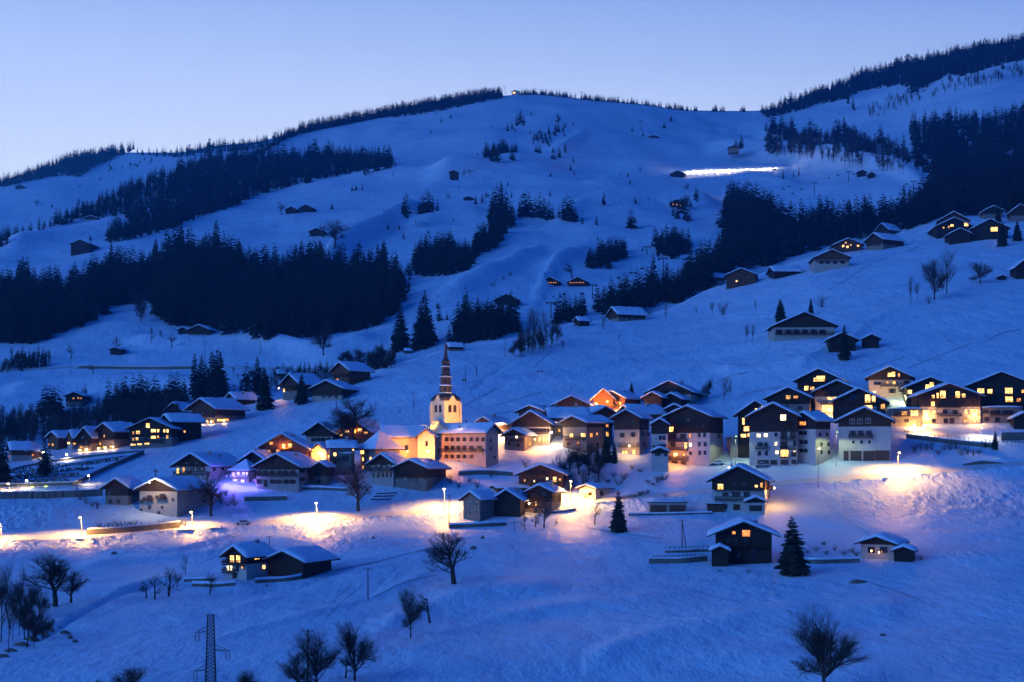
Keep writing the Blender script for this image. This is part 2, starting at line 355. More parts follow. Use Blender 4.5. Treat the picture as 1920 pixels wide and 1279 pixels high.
ribbon('valley_lane', [(-200,795),(0,785),(90,776),(160,766),(190,760)], 1.5, 1.5, .3, M['road'])
ribbon('village_lane', [(1000,934),(1060,938),(1090,941)], 4, 3, .15, M['road'])
# ---------------------------------------------------------------- buildings
WC = {}
def win_mesh(w, h, fr, mull):
    key = (round(w, 1), round(h, 1), fr, mull)
    if key in WC: return WC[key]
    w, h = max(.3, key[0]), max(.3, key[1]); mb = MB(); t = .07
    mb.box(-w/2-t, w/2+t, -.09, .03, -h/2-t, -h/2); mb.box(-w/2-t, w/2+t, -.09, .03, h/2, h/2+t)
    mb.box(-w/2-t, -w/2, -.085, .03, -h/2, h/2); mb.box(w/2, w/2+t, -.085, .03, -h/2, h/2)
    nx = max(1, int(round(w/.75))) if mull else 1
    for k in range(1, nx): x = -w/2+w*k/nx; mb.box(x-.03, x+.03, -.08, .02, -h/2, h/2)
    if mull and h > 1.1: mb.box(-w/2, w/2, -.075, .02, h*.18-.025, h*.18+.025)
    f = mb.mesh('window_frame', M['wframe'] if fr == 'w' else M['frame'])
    WC[key] = f; return f
PC = {}
def pane_mesh(w, h, mk):
    key = (round(w, 1), round(h, 1), mk)
    if key in PC: return PC[key]
    w, h = max(.3, key[0]), max(.3, key[1]); mb = MB(); mb.add([(-w/2,-.02,-h/2),(w/2,-.02,-h/2),(w/2,-.02,h/2),(-w/2,-.02,h/2)], [(0,1,2,3)])
    PC[key] = mb.mesh('pane', M[mk]); return PC[key]
SHC = {}
def shut_mesh(w, h):
    key = (round(w, 1), round(h, 1))
    if key not in SHC:
        mb = MB(); q = w*.5
        mb.box(-w/2-q-.08, -w/2-.09, -.1, -.03, -h/2, h/2); mb.box(w/2+.09, w/2+q+.08, -.1, -.03, -h/2, h/2)
        SHC[key] = mb.mesh('shutter', M['shut'])
    return SHC[key]
STY = {'wood': ('plaster2','wood'), 'dark': ('wood3','wood3'), 'red': ('wood2','wood2'), 'chalet': ('white','wood'), 'cream': ('plaster','wood'),
       'block': ('white','wood3'), 'yellow': ('yellow','yellow'), 'grey': ('plaster2','wood3'), 'plain': ('plaster','plaster'), 'redw': ('plaster','wood2'), 'graydark': ('plaster2','plaster2')}
HOUSES = {}
def house(label, xl, xr, yb, ye, yr, xs=None, st='wood', split=None, wins=(), balc=(), chim=(), name='chalet', cat='house', Y=None,
          r=None, ov=1.45, flat=False, hip=False, into=None, group=None, snow=.72, th=None, fr='b', nofr=False, dy=0):
    sg = 1
    if xs is not None and xs < xl: sg = -1
    cx = xr if sg > 0 else xl
    if Y is None: Y = depth(cx, yb)
    Y += dy; s = F/Y; a = xr-xl
    if r is None: r = 1.25
    if xs is None:
        th = math.radians(random.uniform(4, 9) if th is None else th); W = a/s/math.cos(th); L = W*r
    else:
        b = abs(xs-cx); th = math.atan2(b/r, a) if th is None else math.radians(th)
        if b > a: L = b/s/math.sin(th); W = min(L/r, max(L/r, 3)) if a < 12 else a/s/math.cos(th)
        else: W = a/s/math.cos(th); L = b/s/max(.2, math.sin(th))
    L = max(4, min(L, 40)); W = max(3, W)
    if not chim and into is None and W > 7 and name not in ('barn','hut','shed') and not hip and not flat and random.random() < .75: chim = [(random.choice([-1,1])*random.uniform(.15,.5), random.uniform(.3,.7), random.uniform(.8,1.4))]
    rz = -sg*th; c, sn = math.cos(rz), math.sin(rz)
    Pc = P(cx, yb, Y); lx = sg*W/2; loc = Vector((Pc.x-c*lx, Pc.y-sn*lx, Pc.z))
    Yr = Y + W/2*math.sin(th)
    hr = max((YH-yr)/F*Yr - Pc.z, 1.5); het = max(1.0, (yb-ye)/s)
    ov = min(ov, W*.18)
    if flat: m = 0; he = het; hr = het
    else:
        m = max(.12, (hr-het)/(W/2+ov)); he = het + ov*m
        if hip: he = het
    mats = STY[st]
    if into is None:
        root = empty(name, loc, rz); tag(root, label, cat, group); sub = False
    else:
        root = D.objects.new('wing', None); root.empty_display_size = .5; link(root, into); sub = True
        il = into.location; ir = into.rotation_euler[2]; dl = loc-il
        root.location = (dl.x*math.cos(-ir)-dl.y*math.sin(-ir), dl.x*math.sin(-ir)+dl.y*math.cos(-ir), dl.z); root.rotation_euler = (0,0,rz-ir)
    root['px'] = xl
    # walls
    def shell(z0, z1, gable, e):
        mb = MB(); w = W/2+e; y0 = -e; y1 = L+e
        if gable:
            hh = hr-.06
            pr = [(-w, z0), (w, z0), (w, z1), (0, hh), (-w, z1)]
        else: pr = [(-w, z0), (w, z0), (w, z1), (-w, z1)]
        n = len(pr); mb.add([(x, y0, z) for x, z in pr] + [(x, y1, z) for x, z in pr], [tuple(range(n)), tuple(range(2*n-1, n-1, -1))] + [(i, n+i, n+(i+1) % n, (i+1) % n) for i in range(n)])
        return mb
    gab = not (flat or hip)
    if mats[0] != mats[1] and gab:
        zs = (yb-split)/s if split else he*.55
        zs = min(zs, he-.15)
        shell(-5, zs, False, 0).build('wall', M[mats[0]], root)
        shell(zs-.12, he-.02, True, .07).build('timber_wall', M[mats[1]], root)
    else:
        shell(-5, he-.02, gab, 0).build('wall', M[mats[0]], root)
    # roof
    of = ov*1.05
    if flat:
        mb = MB(); mb.box(-W/2-.3, W/2+.3, -.3, L+.3, he, he+.22); mb.build('roof', M['roofm'], root)
        sn_ = MB(); snow_grid(sn_, [(-W/2-.22, he+.22), (W/2+.22, he+.22)], -.22, L+.22, snow); sn_.build('roof_snow', M['rsnow'], root, True)
    elif hip:
        mb = MB(); a0 = ov
        def ring(k, z): return [(-W/2-a0+k*(W/2+a0), -a0+k*(L/2+a0), z), (W/2+a0-k*(W/2+a0), -a0+k*(L/2+a0), z), (W/2+a0-k*(W/2+a0), L+a0-k*(L/2+a0), z), (-W/2-a0+k*(W/2+a0), L+a0-k*(L/2+a0), z)]
        for nm, zo, kk, mt in (('roof', 0, 0, M['roofm']), ('roof_snow', .25, .03, M['rsnow'])):
            mb = MB(); R0 = ring(kk, het-.2+zo); R1_ = ring(kk, het+zo+.05); R2 = ring(.45, het+(hr-het)*.38+zo+.1); R3 = ring(.96, hr+zo*.8)
            mb.add(R0+R1_+R2+R3, [(3,2,1,0)]+[(i+k, i+(k+1) % 4, i+4+(k+1) % 4, i+4+k) for i in (0,4,8) for k in range(4)]+[(12,13,14,15)]); mb.build(nm, mt, root)
    else:
        mb = MB(); t = .24; x1 = W/2+ov; z1 = hr-m*x1
        pr = [(-x1, z1), (0, hr), (x1, z1), (x1, z1+t), (0, hr+t), (-x1, z1+t)]
        n = 6; mb.add([(x, -of, z) for x, z in pr]+[(x, L+of, z) for x, z in pr], [(0,1,4,5),(1,2,3,4),(11,10,7,6),(10,9,8,7)]+[(i, n+i, n+(i+1) % n, (i+1) % n) for i in range(n)])
        # rafters ends and purlins under the overhang
        for q in (-.95, -.5, 0, .5, .95):
            x = q*W/2; z = hr-m*abs(x)-.16; mb.box(x-.09, x+.09, -of+.08, -.02, z-.12, z+.06)
        mb.build('roof', M['roofm'], root)
        e = .06; snb = MB(); snow_grid(snb, [(-x1+e, hr-m*(x1-e)+t), (-x1*.5, hr-m*x1*.5+t), (0, hr+t), (x1*.5, hr-m*x1*.5+t), (x1-e, hr-m*(x1-e)+t)], -of+e, L+of-e, snow)
        snb.build('roof_snow', M['rsnow'], root, True)
    # face intersection
    def face(px, py, side):
        dx, dz = (px-CX)/F, (YH-py)/F
        # world ray p = t*(dx,1,dz); local = R^-1(p-loc)
        ax = c*dx + sn*1; ay = -sn*dx + c*1; ox = -(c*loc.x + sn*loc.y); oy = -(-sn*loc.x + c*loc.y)
        if side: t = (sg*W/2-ox)/ax; return (ay*t+oy, dz*t-loc.z)
        t = (0-oy)/ay; return (ax*t+ox, dz*t-loc.z)
    sdeg = -math.pi/2 if sg < 0 else math.pi/2
    def isside(px): return (xs is not None) and (px > xr if sg > 0 else px < xl)
    e0 = .09 if (mats[0] != mats[1] and gab) else .02
    for wn in wins:
        px, py, w, h, cd = wn; sd = isside(px); u, z = face(px, py, sd)
        k = (math.sin(th) if sd else math.cos(th)); Yl = Y; wm = min(w/s/max(.35, k), 7); hm = h/s
        if sd and not (0.2 < u < L-.2): u = min(max(u, .8), L-.8)
        if not sd: u = min(max(u, -W/2+.4+wm/2*.6), W/2-.4-wm/2*.6)
        z = max(z, hm/2+.05) if z < 1.5 else z
        base = 'window'
        mk = {'d': 'glass', 's': 'glass', 'D': 'door', 'G': 'garage', 'R': 'reddoor'}.get(cd, cd)
        pos = (u, -e0, z) if not sd else (sg*(W/2+e0), u, z); ro = 0 if not sd else sdeg
        if cd in 'DGR':
            mb = MB(); mb.box(-wm/2, wm/2, -.05, .02, -hm/2, hm/2)
            if cd != 'D':
                for q in range(1, 4): mb.box(-wm/2, wm/2, -.07, -.05, -hm/2+hm*q/4-.03, -hm/2+hm*q/4+.03)
            else: mb.box(wm*.3, wm*.36, -.1, -.05, -.1, .1)
            o = mb.build('garage_or_loggia_panel' if cd != 'D' else 'door', M[mk], root)  # loggias reuse this flat dark panel as painted recess shade
        else:
            o = obj('window', win_mesh(wm, hm, fr, cd != 's'), root)
            pn = obj('pane', pane_mesh(wm, hm, mk), o) if not (sub or nofr) else obj('pane', pane_mesh(wm, hm, mk), root)
            if sub or nofr: pn.location = pos; pn.rotation_euler = (0,0,ro)
            if cd == 's' and wm < 2.2:
                sh = obj('shutter', shut_mesh(wm, hm), root); sh.location = pos; sh.rotation_euler = (0,0,ro)
        o.location = pos; o.rotation_euler = (0,0,ro)
    for bl in balc:
        x0, x1, py = bl[:3]; sd = isside((x0+x1)/2); u0, z = face(x0, py, sd); u1, _ = face(x1, py, sd)
        if u0 > u1: u0, u1 = u1, u0
        if sd: u0 = max(0, u0); u1 = min(L, u1)
        else: u0 = max(-W/2-.2, u0); u1 = min(W/2+.2, u1)
        if u1-u0 < 1: continue
        dp = 1.15; mb = MB(); mb.box(u0, u1, -dp, -.04, -.14, 0)
        for q in np.linspace(u0+.2, u1-.2, max(2, int((u1-u0)/3))): mb.bar((q, -.05, -.9), (q, -dp+.15, -.14), .06)
        o = mb.build('balcony', M['wood'], root)
        rl = MB(); rl.box(u0, u1, -dp, -dp+.07, .92, 1.02); rl.box(u0, u1, -dp+.01, -dp+.05, .12, .2)
        nb = min(60, max(3, int((u1-u0)/.28)))
        for q in np.linspace(u0+.05, u1-.05, nb): rl.box(q-.05, q+.05, -dp+.01, -dp+.05, 0, .93)
        for q in (u0, u1-.07): rl.box(q, q+.07, -dp+.07, -.05, .92, 1.0); rl.box(q, q+.07, -dp+.07, -.05, .3, .7)
        rl.build('railing', M['wood'] if len(bl) < 4 else M['wframe'], o if not sub else root)
        if sub: root.children[-1].location = (0, 0, 0)
        o.location = (0, 0, z) if not sd else (sg*W/2, 0, z); o.rotation_euler = (0,0,0 if not sd else 0)
        if sd:   # turn the run along y
            o.rotation_euler = (0, 0, sdeg)
            o.location = (sg*W/2, (L if sg < 0 else 0)*0, z)
            if sg < 0: o.location = (-W/2, 0, z); o.scale = (-1, 1, 1)
        if sub: root.children[-1].location = o.location; root.children[-1].rotation_euler = o.rotation_euler; root.children[-1].scale = o.scale
    for ch in chim:
        fx, fy, hh = ch; x = fx*W/2; y = fy*L; z = hr-m*abs(x)
        mb = MB(); mb.box(x-.4, x+.4, y-.4, y+.4, z-.4, z+hh); mb.box(x-.5, x+.5, y-.5, y+.5, z+hh, z+hh+.12)
        mb.box(x-.3, x-.2, y-.3, y+.3, z+hh+.12, z+hh+.4); mb.box(x+.2, x+.3, y-.3, y+.3, z+hh+.12, z+hh+.4)
        o = mb.build('chimney', M['conc'], root)
        c2 = MB(); snow_grid(c2, [(x-.45, z+hh+.4), (x+.45, z+hh+.4)], y-.45, y+.45, .22); 
        if not sub: c2.build('snow_cap', M['rsnow'], o, True)
    root['W'] = W; root['L'] = L; root['he'] = he; root['hr'] = hr
    return root
def snow_grid(mb, prof, y0, y1, t):
    """closed snow blanket: prof = under-edge polyline (x,z); soft, slightly uneven top"""
    P2 = []
    for i in range(len(prof)-1):
        n = 4 if len(prof) > 2 else 6
        for k in range(n): a = k/n; P2.append((prof[i][0]*(1-a)+prof[i+1][0]*a, prof[i][1]*(1-a)+prof[i+1][1]*a))
    P2.append(prof[-1]); nx = len(P2); ny = max(4, int((y1-y0)/1.1)); sd = random.uniform(0, 99)
    top = []; bot = []
    for j in range(ny+1):
        y = y0+(y1-y0)*j/ny; ed = min(j, ny-j)
        for i, (x, z) in enumerate(P2):
            ei = min(i, nx-1-i); k = {0: .45, 1: .85}.get(ei, 1.0)*{0: .55, 1: .95}.get(ed, 1.0)
            h = t*k*(1+.45*noise.noise(Vector((x*.5, y*.45, sd))))
            sx = .05*noise.noise(Vector((y*1.3, sd, x)))
            top.append((x+sx, y+.06*noise.noise(Vector((x*1.3, sd, y))), z+h)); bot.append((x, y, z+.003))
    N = (ny+1)*nx; fs = []
    for j in range(ny):
        for i in range(nx-1):
            a = j*nx+i; fs.append((a, a+1, a+nx+1, a+nx)); fs.append((N+a+nx, N+a+nx+1, N+a+1, N+a))
    for i in range(nx-1): fs.append((N+i, N+i+1, i+1, i)); b = ny*nx+i; fs.append((b, b+1, N+b+1, N+b))
    for j in range(ny): a = j*nx; fs.append((a, a+nx, N+a+nx, N+a)); b = j*nx+nx-1; fs.append((N+b, N+b+nx, b+nx, b))
    mb.add(top+bot, fs)
def row(xs, y, w, h, cd): return [(x, y, w, h, cd) for x in xs]

M['track'] = mat('shaded_trodden_snow', (.30,.36,.46), (.48,.55,.66), .7, 1.2, .1)  # grey-blue puts the grooves' self-shade into the trodden snow colour
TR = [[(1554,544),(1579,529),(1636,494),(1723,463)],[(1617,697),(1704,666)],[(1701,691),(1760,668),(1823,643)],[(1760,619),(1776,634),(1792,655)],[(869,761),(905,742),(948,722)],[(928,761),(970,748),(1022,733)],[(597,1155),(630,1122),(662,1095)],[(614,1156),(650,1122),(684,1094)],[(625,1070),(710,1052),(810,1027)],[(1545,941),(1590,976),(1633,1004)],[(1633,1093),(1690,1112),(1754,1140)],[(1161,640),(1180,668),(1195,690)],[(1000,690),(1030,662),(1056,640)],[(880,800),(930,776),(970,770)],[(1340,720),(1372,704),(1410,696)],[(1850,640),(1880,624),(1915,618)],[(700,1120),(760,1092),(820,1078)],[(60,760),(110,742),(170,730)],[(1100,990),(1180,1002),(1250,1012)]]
for t_ in TR: ribbon('snow_track', [(float(a), float(b)) for a, b in t_] if t_[0][0] < t_[-1][0] else t_[::-1], .8, .8, .06, M['track'], 1)
H = house
# ---- hamlet on the left
H('low long snow-roofed chalet at the far left edge, behind the dark spruces', 8,22,866,846,832,54, st='redw', wins=[(12,856,3,4,'o')])
H('small gabled chalet at the far left with three small lit windows near its foot', 22,48,864,848,836,68, st='red', wins=[(29,854,3,4,'o'),(42,853,3,4,'l'),(51,853,3,4,'l'),(61,853,3,3,'o')])
H('small brown chalet half hidden by bare trees, left end of the terraced row', 85,109,844,823,811,128, st='red', wins=[(99,834,4,4,'l'),(92,834,3,3,'o')])
H('small chalet with lit ground floor, second from the left in the terraced row', 124,136,844,824,809,148, st='redw', wins=[(129,831,7,4,'L'),(139,832,3,3,'l')])
H('steep narrow chalet with two stacked balconies in the terraced row', 144,171,846,824,803,180, st='wood', wins=[(155,821,4,4,'d'),(153,838,3,4,'l'),(162,829,3,3,'d'),(150,845,7,3,'L'),(162,843,7,3,'L')], balc=[(145,170,826),(146,170,835)])  # lowest bright panes: lamplight on the wall foot put in as glow
H('dark chalet with a broad snowy roof slope, middle of the terraced row', 175,214,842,812,795,246, st='wood', wins=[(196,818,3,5,'l'),(188,832,4,4,'l'),(184,819,4,4,'d'),(203,820,5,4,'d'),(183,841,9,3,'L'),(197,839,9,3,'L'),(209,837,8,3,'L')], balc=[(176,213,824)])  # three lowest panes glow in place of the lamplit wall strip
H('large dark chalet of the terraced row with many lit windows and one under its peak', 241,322,838,806,785, st='wood3' if 0 else 'wood', wins=[(277.5,798,7,8,'L'),(259,811,7,6,'L'),(250,812,3,5,'l'),(288,808,9,6,'L'),(297,808,4,6,'L'),(308.5,808,4,6,'L'),(314.5,808,3,6,'L'),(314,819,4,6,'l'),(288,820,9,5,'L'),(297,819,3,5,'l'),(250,824,3,5,'l'),(257,823,5,5,'L'),(274,811,5,4,'d'),(274,823,5,4,'d'),(250,834,9,3,'L'),(262,833,9,3,'L'),(276,832,9,3,'L')], balc=[(243,300,816),(243,305,828)], snow=.35)  # three lowest panes glow in place of the lit ground strip
H('long dark barn-like house joined behind the large lit chalet', 296,323,832,793,779,370, st='dark', wins=[(329,809,3,4,'l'),(329,820,3,5,'L'),(346,809,3,4,'l'),(358,812,3,4,'d')], chim=[(0,.8,1.2)])
H('small reddish chalet tucked behind the big dark barn on the left slope', 308,342,786,773,756,357, st='red', wins=[(325,770,4,4,'d')])
H('broad dark barn-chalet with glowing ground floor above the terraced row', 347,404,794,769,749,446, st='wood', wins=[(376,791,8,5,'L'),(387,791,9,5,'L'),(398,790,8,5,'l'),(413,788,9,4,'L'),(423,787,8,4,'l'),(362,781,4,6,'o'),(380,775,5,3,'d')], balc=[(350,402,782)])
H('small ochre wooden chalet with a wide snowy roof, at the head of the left hamlet', 421,443,762,751,738,474, st='red', wins=[(432,752,4,3,'d')])
H('lone valley chalet with two reddish lit windows beside dark spruces on the far left', 123,156,762,744,736, st='wood', wins=[(138,747,3,3,'o'),(147,747,3,3,'o'),(152,747,2.5,3,'o')], balc=[(124,155,751)])
# ---- lower left village
H('white-walled chalet with two lit windows and a long dark balcony above the violet house', 322,394,902,877,852,436, st='chalet', split=872, wins=[(334,883,5,10,'L'),(345,881,5,9,'l'),(355,883,5,8,'s'),(367,880,5,8,'s'),(379,880,5,8,'s'),(401,880,3,5,'d'),(417,879,3,5,'d'),(345,897,6,6,'d'),(366,897,6,6,'d'),(350,869,5,4,'d'),(368,869,5,4,'d')], balc=[(323,394,889),(336,384,874)], chim=[(.3,.35,1.6),(.5,.55,1.2)])
H('white house bathed in violet light with a hipped snowy roof', 432,466,906,883,862,481, st='white' if 0 else 'plain', hip=True, wins=[(438,889,5,6,'p'),(447,888,5,6,'p'),(457,888,5,6,'p'),(464,888,3,6,'p'),(441,901,8,5,'p'),(455,902,7,5,'p')], balc=[(434,466,895,1)])
H('dark-gabled house with a white snow roof behind the violet house', 452,498,892,869,848,510, st='wood3' if 0 else 'dark', wins=[(470,872,4,4,'d')])
H('large cream farmhouse with a dark triangular gable, a long balcony and two window rows', 477,560,924,879,853,586, st='cream', split=880, wins=row([486,498,511,524,536,549],886,4.5,7.5,'s')+row([485,512,523,537,549],903,5.5,7,'s')+[(498,906,6,13,'D'),(566,883,4,6,'s'),(566,899,4,6,'s'),(577,884,4,5,'d'),(519,868,4,4,'d')], balc=[(478,558,892)], chim=[(.35,.5,1.5)], name='farmhouse')
H('low timber lean-to house on the right of the big cream farmhouse', 587,612,912,878,868,622, st='grey', wins=[(594,888,4,5,'d'),(604,890,4,5,'d'),(598,903,5,6,'d')])
H('wide wooden chalet with a glowing amber gable and balcony, above the cream farmhouse', 480,577,872,847,815,590, st='redw', split=862, wins=[(521,828,5,6,'d'),(532,836,6,7,'L'),(544,836,7,8,'L'),(503,846,8,4,'l'),(509,831,6,5,'l'),(522,845,7,6,'o'),(560,852,5,5,'l')], balc=[(500,548,842)])
H('dark barn with a low white window band between the amber gables', 573,624,832,816,794,634, st='redw' if 0 else 'cream', split=818, wins=row([588,597,606,616],824,4,6,'s'), name='barn', cat='barn')
H('amber-lit wooden gable behind the big bare tree by the church', 634,694,832,813,789,720, st='red', wins=[(650,808,8,5,'L'),(662,801,6,6,'L'),(675,806,8,5,'L'),(686,812,7,4,'l'),(640,815,6,4,'L')], balc=[(640,690,817)])
H('small orange-lit gable wedged between the farmhouse roofs', 582,611,872,850,833,617, st='yellow', wins=[(598,858,5,8,'L')])
H('grey stuccoed house with three lit windows and a long roof facing the lower lane', 612,618,892,842,830,664, st='graydark', r=1.3, wins=[(628,852,5,6,'L'),(662,842,3,6,'L'),(646,858,4,5,'d'),(628,868,4,6,'d'),(656,868,4,6,'d'),(640,880,5,6,'d')], balc=[(612,640,862)], chim=[(.2,.7,1.5)])
H('small flat-roofed concrete annexe with pale windows in front of the grey house', 638,659,891,852,850, st='graydark', flat=True, r=.6, wins=[(645,860,5,9,'w') if 0 else (645,860,5,9,'d'),(651,860,5,9,'d')], name='annexe', cat='annexe')
H('tall dark house with a steep pyramid roof and scattered lit windows beside the church nave', 672,704,888,843,808,746, st='plaster2' if 0 else 'graydark', hip=True, wins=[(676,848,5,7,'L'),(681,848,4,7,'L'),(681,861,3,7,'L'),(681,876,3,7,'l'),(695,860,4,6,'L'),(690,848,4,5,'d'),(737,846,5,7,'d')], chim=[])
H('old farmhouse with arched ground-floor windows and dark balcony below the church', 694,738,914,873,853,760, st='cream', split=872, wins=[(710,875,6,7,'s'),(730,874,5,7,'s'),(705,891,5,8,'s'),(714,890,4,8,'s'),(722,890,4,8,'s'),(730,890,4,8,'s'),(745,878,4,5,'d')], balc=[(695,737,882)], name='farmhouse')
H('dark wooden farmhouse with a broad snowy roof and chimney below the presbytery', 739,800,922,881,864,832, st='red' if 0 else 'grey', split=895, wins=[(760,898,6,5,'d'),(780,900,6,5,'d'),(815,888,4,4,'d')], balc=[(742,798,893)], chim=[(.5,.6,1.2)], name='farmhouse')
H('low gabled barn with a grey window bay above the long road wall', 195,240,948,918,899,253, st='wood', wins=[(205,924,8,7,'w') if 0 else (205,924,6,6,'d'),(207,940,5,8,'D'),(222,940,5,8,'D')], name='barn', cat='barn')
H('cream gabled house with small flower balconies beside the lower road', 253,332,970,922,900,374, st='cream', split=921, wins=[(261,940,4,6,'s'),(281,933,5,8,'s'),(305,930,5,8,'s'),(262,957,4,6,'d'),(281,951,5,6,'d'),(304,951,4,5,'d'),(324,937,2.5,5,'d'),(298,962,5,6,'d')], balc=[(272,288,938),(296,312,935),(256,266,943)], chim=[(-.2,.5,1.2)])
# ---- church and presbytery
H('long pale house with three window rows and a dark balcony beside the church', 911,934,878,814,797,817, st='plain', r=3.0, wins=row([827,838,848,859,871,884,895,906],824,3.5,7,'s')+row([827,838,849,860,871,884],840,4,8,'s')+row([828,838,848,860,871,884],856,4,6.5,'s')+[(860,869,5,11,'D'),(899,842,9,12,'d'),(920,826,3,7,'d'),(920,842,3,7,'d'),(927,858,3,5,'d')], balc=[(825,908,847)], name='presbytery', cat='presbytery')
# ---- village centre
H('low roof with glowing eaves by the bright lamp right of the long pale house', 893,925,818,797,784,956, st='redw', wins=[(905,802,8,3,'L'),(915,805,8,3,'L'),(935,806,6,4,'l')], chim=[(.3,.4,1.6)])
H('big chalet with a dark plank gable above a pale wall of many small windows', 960,1031,835,799,773,1046, st='cream', split=800, wins=row([989,996,1002,1007,1012,1017,1022,1029],807,3,6,'s')+[(1012,824,4,8,'L'),(1019,824,4,8,'L'),(1024.5,823,4,9,'L'),(1000,824,4,6,'s'),(990,823,5,6,'l'),(978,823,5,6,'s')], balc=[(985,1030,814)])
H('small grey chalet with a lit right side wall in front of the big plank-gabled chalet', 946,984,846,819,806,1004, st='grey', split=815, wins=[(969,820,4,5,'w'),(955,832,4,5,'d'),(972,835,4,6,'d'),(993,832,5,7,'l'),(960,825,4,3,'d')], balc=[(950,982,827)])
H('low gabled roof rimmed by warm light above the big plank-gabled chalet', 973,1018,786,774,762,1044, st='wood2' if 0 else 'red', wins=[(997,771,4,3,'d'),(1003,771,4,3,'o')])
H('wide amber-fronted wooden gable just left of the brightest orange lamp', 1038,1104,778,763,744, st='redw', split=762, wins=row([1048,1060,1083,1094],767,4,5,'s')+[(1072,767,5,5,'l')])
H('wooden gable peeping up behind the orange lamp chalet', 1113,1150,768,753,731,1156, st='red')
H('red-brown chalet with a wide roof right of the brightest orange lamp', 1127,1172,770,750,735,1206, st='red', wins=[(1139,757,4,5,'o'),(1152,757,4,5,'d'),(1163,757,4,5,'o')], balc=[(1128,1171,763)])
H('house with a long snow roof facing us and two lit windows below its eaves', 1030,1034,818,786,768,1100, st='graydark', r=1.2, wins=[(1042,794,4,6,'w'),(1053,793,3,5,'l'),(1049,807,4,5,'l'),(1065,797,3,5,'d')], chim=[(0,.15,1.6),(0,.75,1.6)])
H('dark weathered house with a row of amber windows in the middle of the village', 1057,1100,850,795,782,1152, st='grey', split=800, wins=[(1072,817,6,8,'L'),(1094,816,8,7,'L'),(1108,816,5,7,'o'),(1119,813,3,5,'l'),(1138,797,5,7,'w') if 0 else (1138,797,5,7,'o'),(1138,814,5,8,'w') if 0 else (1138,814,5,8,'l'),(1120,834,4,5,'d'),(1066,832,5,5,'d'),(1085,832,5,5,'d')], balc=[(1060,1098,824)])
H('small reddish plank gable with snow on its left slope in the village centre', 1113,1153,802,779,764,1092, st='red', wins=[(1135,785,4,4,'d')])
H('tall cream house with dark timber gable and a garland of lights on its balcony', 1153,1199,854,787,770,1222, st='cream', split=805, wins=[(1167,816,4,8,'s'),(1187,815,4,8,'s'),(1169,849,4,6,'L'),(1175,848,4,6,'L'),(1189,848,5,7,'L'),(1172,793,4,5,'d'),(1186,793,4,5,'d'),(1205,800,4,6,'d'),(1215,800,4,6,'d'),(1205,813,4,7,'s'),(1215,814,4,7,'s'),(1208,832,3,6,'d')], balc=[(1162,1197,838)])
H('pale house with a wide snow roof and chimney behind the garlanded house', 1163,1190,792,779,762,1251, st='plain', wins=[(1210,783,4,5,'d'),(1225,784,4,5,'d')], chim=[(.3,.6,1.4)])
H('big red-brown barn chalet at the village top with light under its gable', 1217,1296,764,738,716,1330, st='redw', split=739, wins=row([1228,1240,1252,1264,1278],743,4,5,'s')+[(1310,742,8,9,'w') if 0 else (1310,742,7,8,'d'),(1320,742,4,5,'d')], chim=[(.4,.3,1.8)], balc=[(1222,1292,733)])
H('small black gable nearest the twin dark sheds at the village top', 1209,1240,774,748,737,1256, st='dark')
H('small dark shed with a snow roof right of the black gable at the village top', 1244,1277,770,751,739,1299, st='dark', wins=[(1290,757,4,4,'d')])
H('little dark gable squeezed above the left apartment block', 1249,1280,796,770,760,1287, st='dark')
# ---- apartments
a1 = H('left white apartment block with dark timber top and one bright balcony lamp', 1252,1331,874,784,763,1367, st='block', split=811, r=1.0, name='apartment_block', cat='apartment block',
  wins=[(1294,817,4,7,'o'),(1311,816,4,7,'d'),(1321,816,4,7,'d'),(1295,834,5,7,'w'),(1311,833,4,7,'d'),(1322,833,4,7,'d'),(1295,850,4,6,'d'),(1312,849,4,7,'d'),(1322,849,4,7,'d'),(1259,805,7,9,'L'),(1307,800,6,6,'d'),(1319,800,6,6,'d'),
   (1261,818,14,9,'G'),(1281,818,10,9,'G'),(1286,836,5,12,'L'),(1262,834,8,8,'d'),(1267,853,7,8,'L'),(1282,852,4,8,'l'),(1265,868,11,8,'G'),(1282,868,9,8,'G'),(1347,817,4,9,'d'),(1290,788,6,4,'d')],
  balc=[(1253,1289,828),(1253,1289,844),(1253,1289,861),(1270,1330,803)])
H('', 1222,1252,874,799,787, st='block', split=813, into=a1, dy=-1.5, wins=[(1238,821,4,7,'d'),(1245,821,4,7,'d'),(1238,837,4,7,'s'),(1245,837,4,7,'s'),(1226,838,4,6,'d')])
H('', 1222,1253,876,849,841, st='block', split=850, into=a1, dy=-5, r=.5, wins=[(1233,852,9,5,'d'),(1248,853,4,5,'d')], ov=.7)
a2 = H('large white apartment block with dark timber top, many lit windows and ground-floor garages', 1409,1494,874,784,758,1520, st='block', split=809, r=1.1, name='apartment_block', cat='apartment block',
  wins=[(1422.6,816.5,7,7,'w'),(1436,816,7,7,'w'),(1455,815,5,7,'d'),(1470,816,12,13,'G'),(1487,816,11,13,'G'),(1425,833,9,6,'d'),(1436,833,5,6,'d'),(1455,832,5,7,'w'),(1470,834,13,13,'G'),(1490,832,5,9,'d'),(1424,850,5,8,'d'),(1437,850,5,8,'d'),(1457,848,6,7,'w'),(1471,850,14,13,'L'),(1488,852,9,9,'G'),(1493,848,4,6,'w'),  # upper-floor dark panels paint the shade inside the loggias
   (1431,867,20,9,'G'),(1451,867,12,9,'G'),(1471,867,14,9,'G'),(1489,866,9,8,'G'),(1468.6,783,10,11,'w'),(1440,800,8,6,'d'),(1455,797,14,7,'d')],
  balc=[(1416,1440,841),(1463,1492,825),(1463,1492,842),(1463,1479,858),(1440,1480,795)])
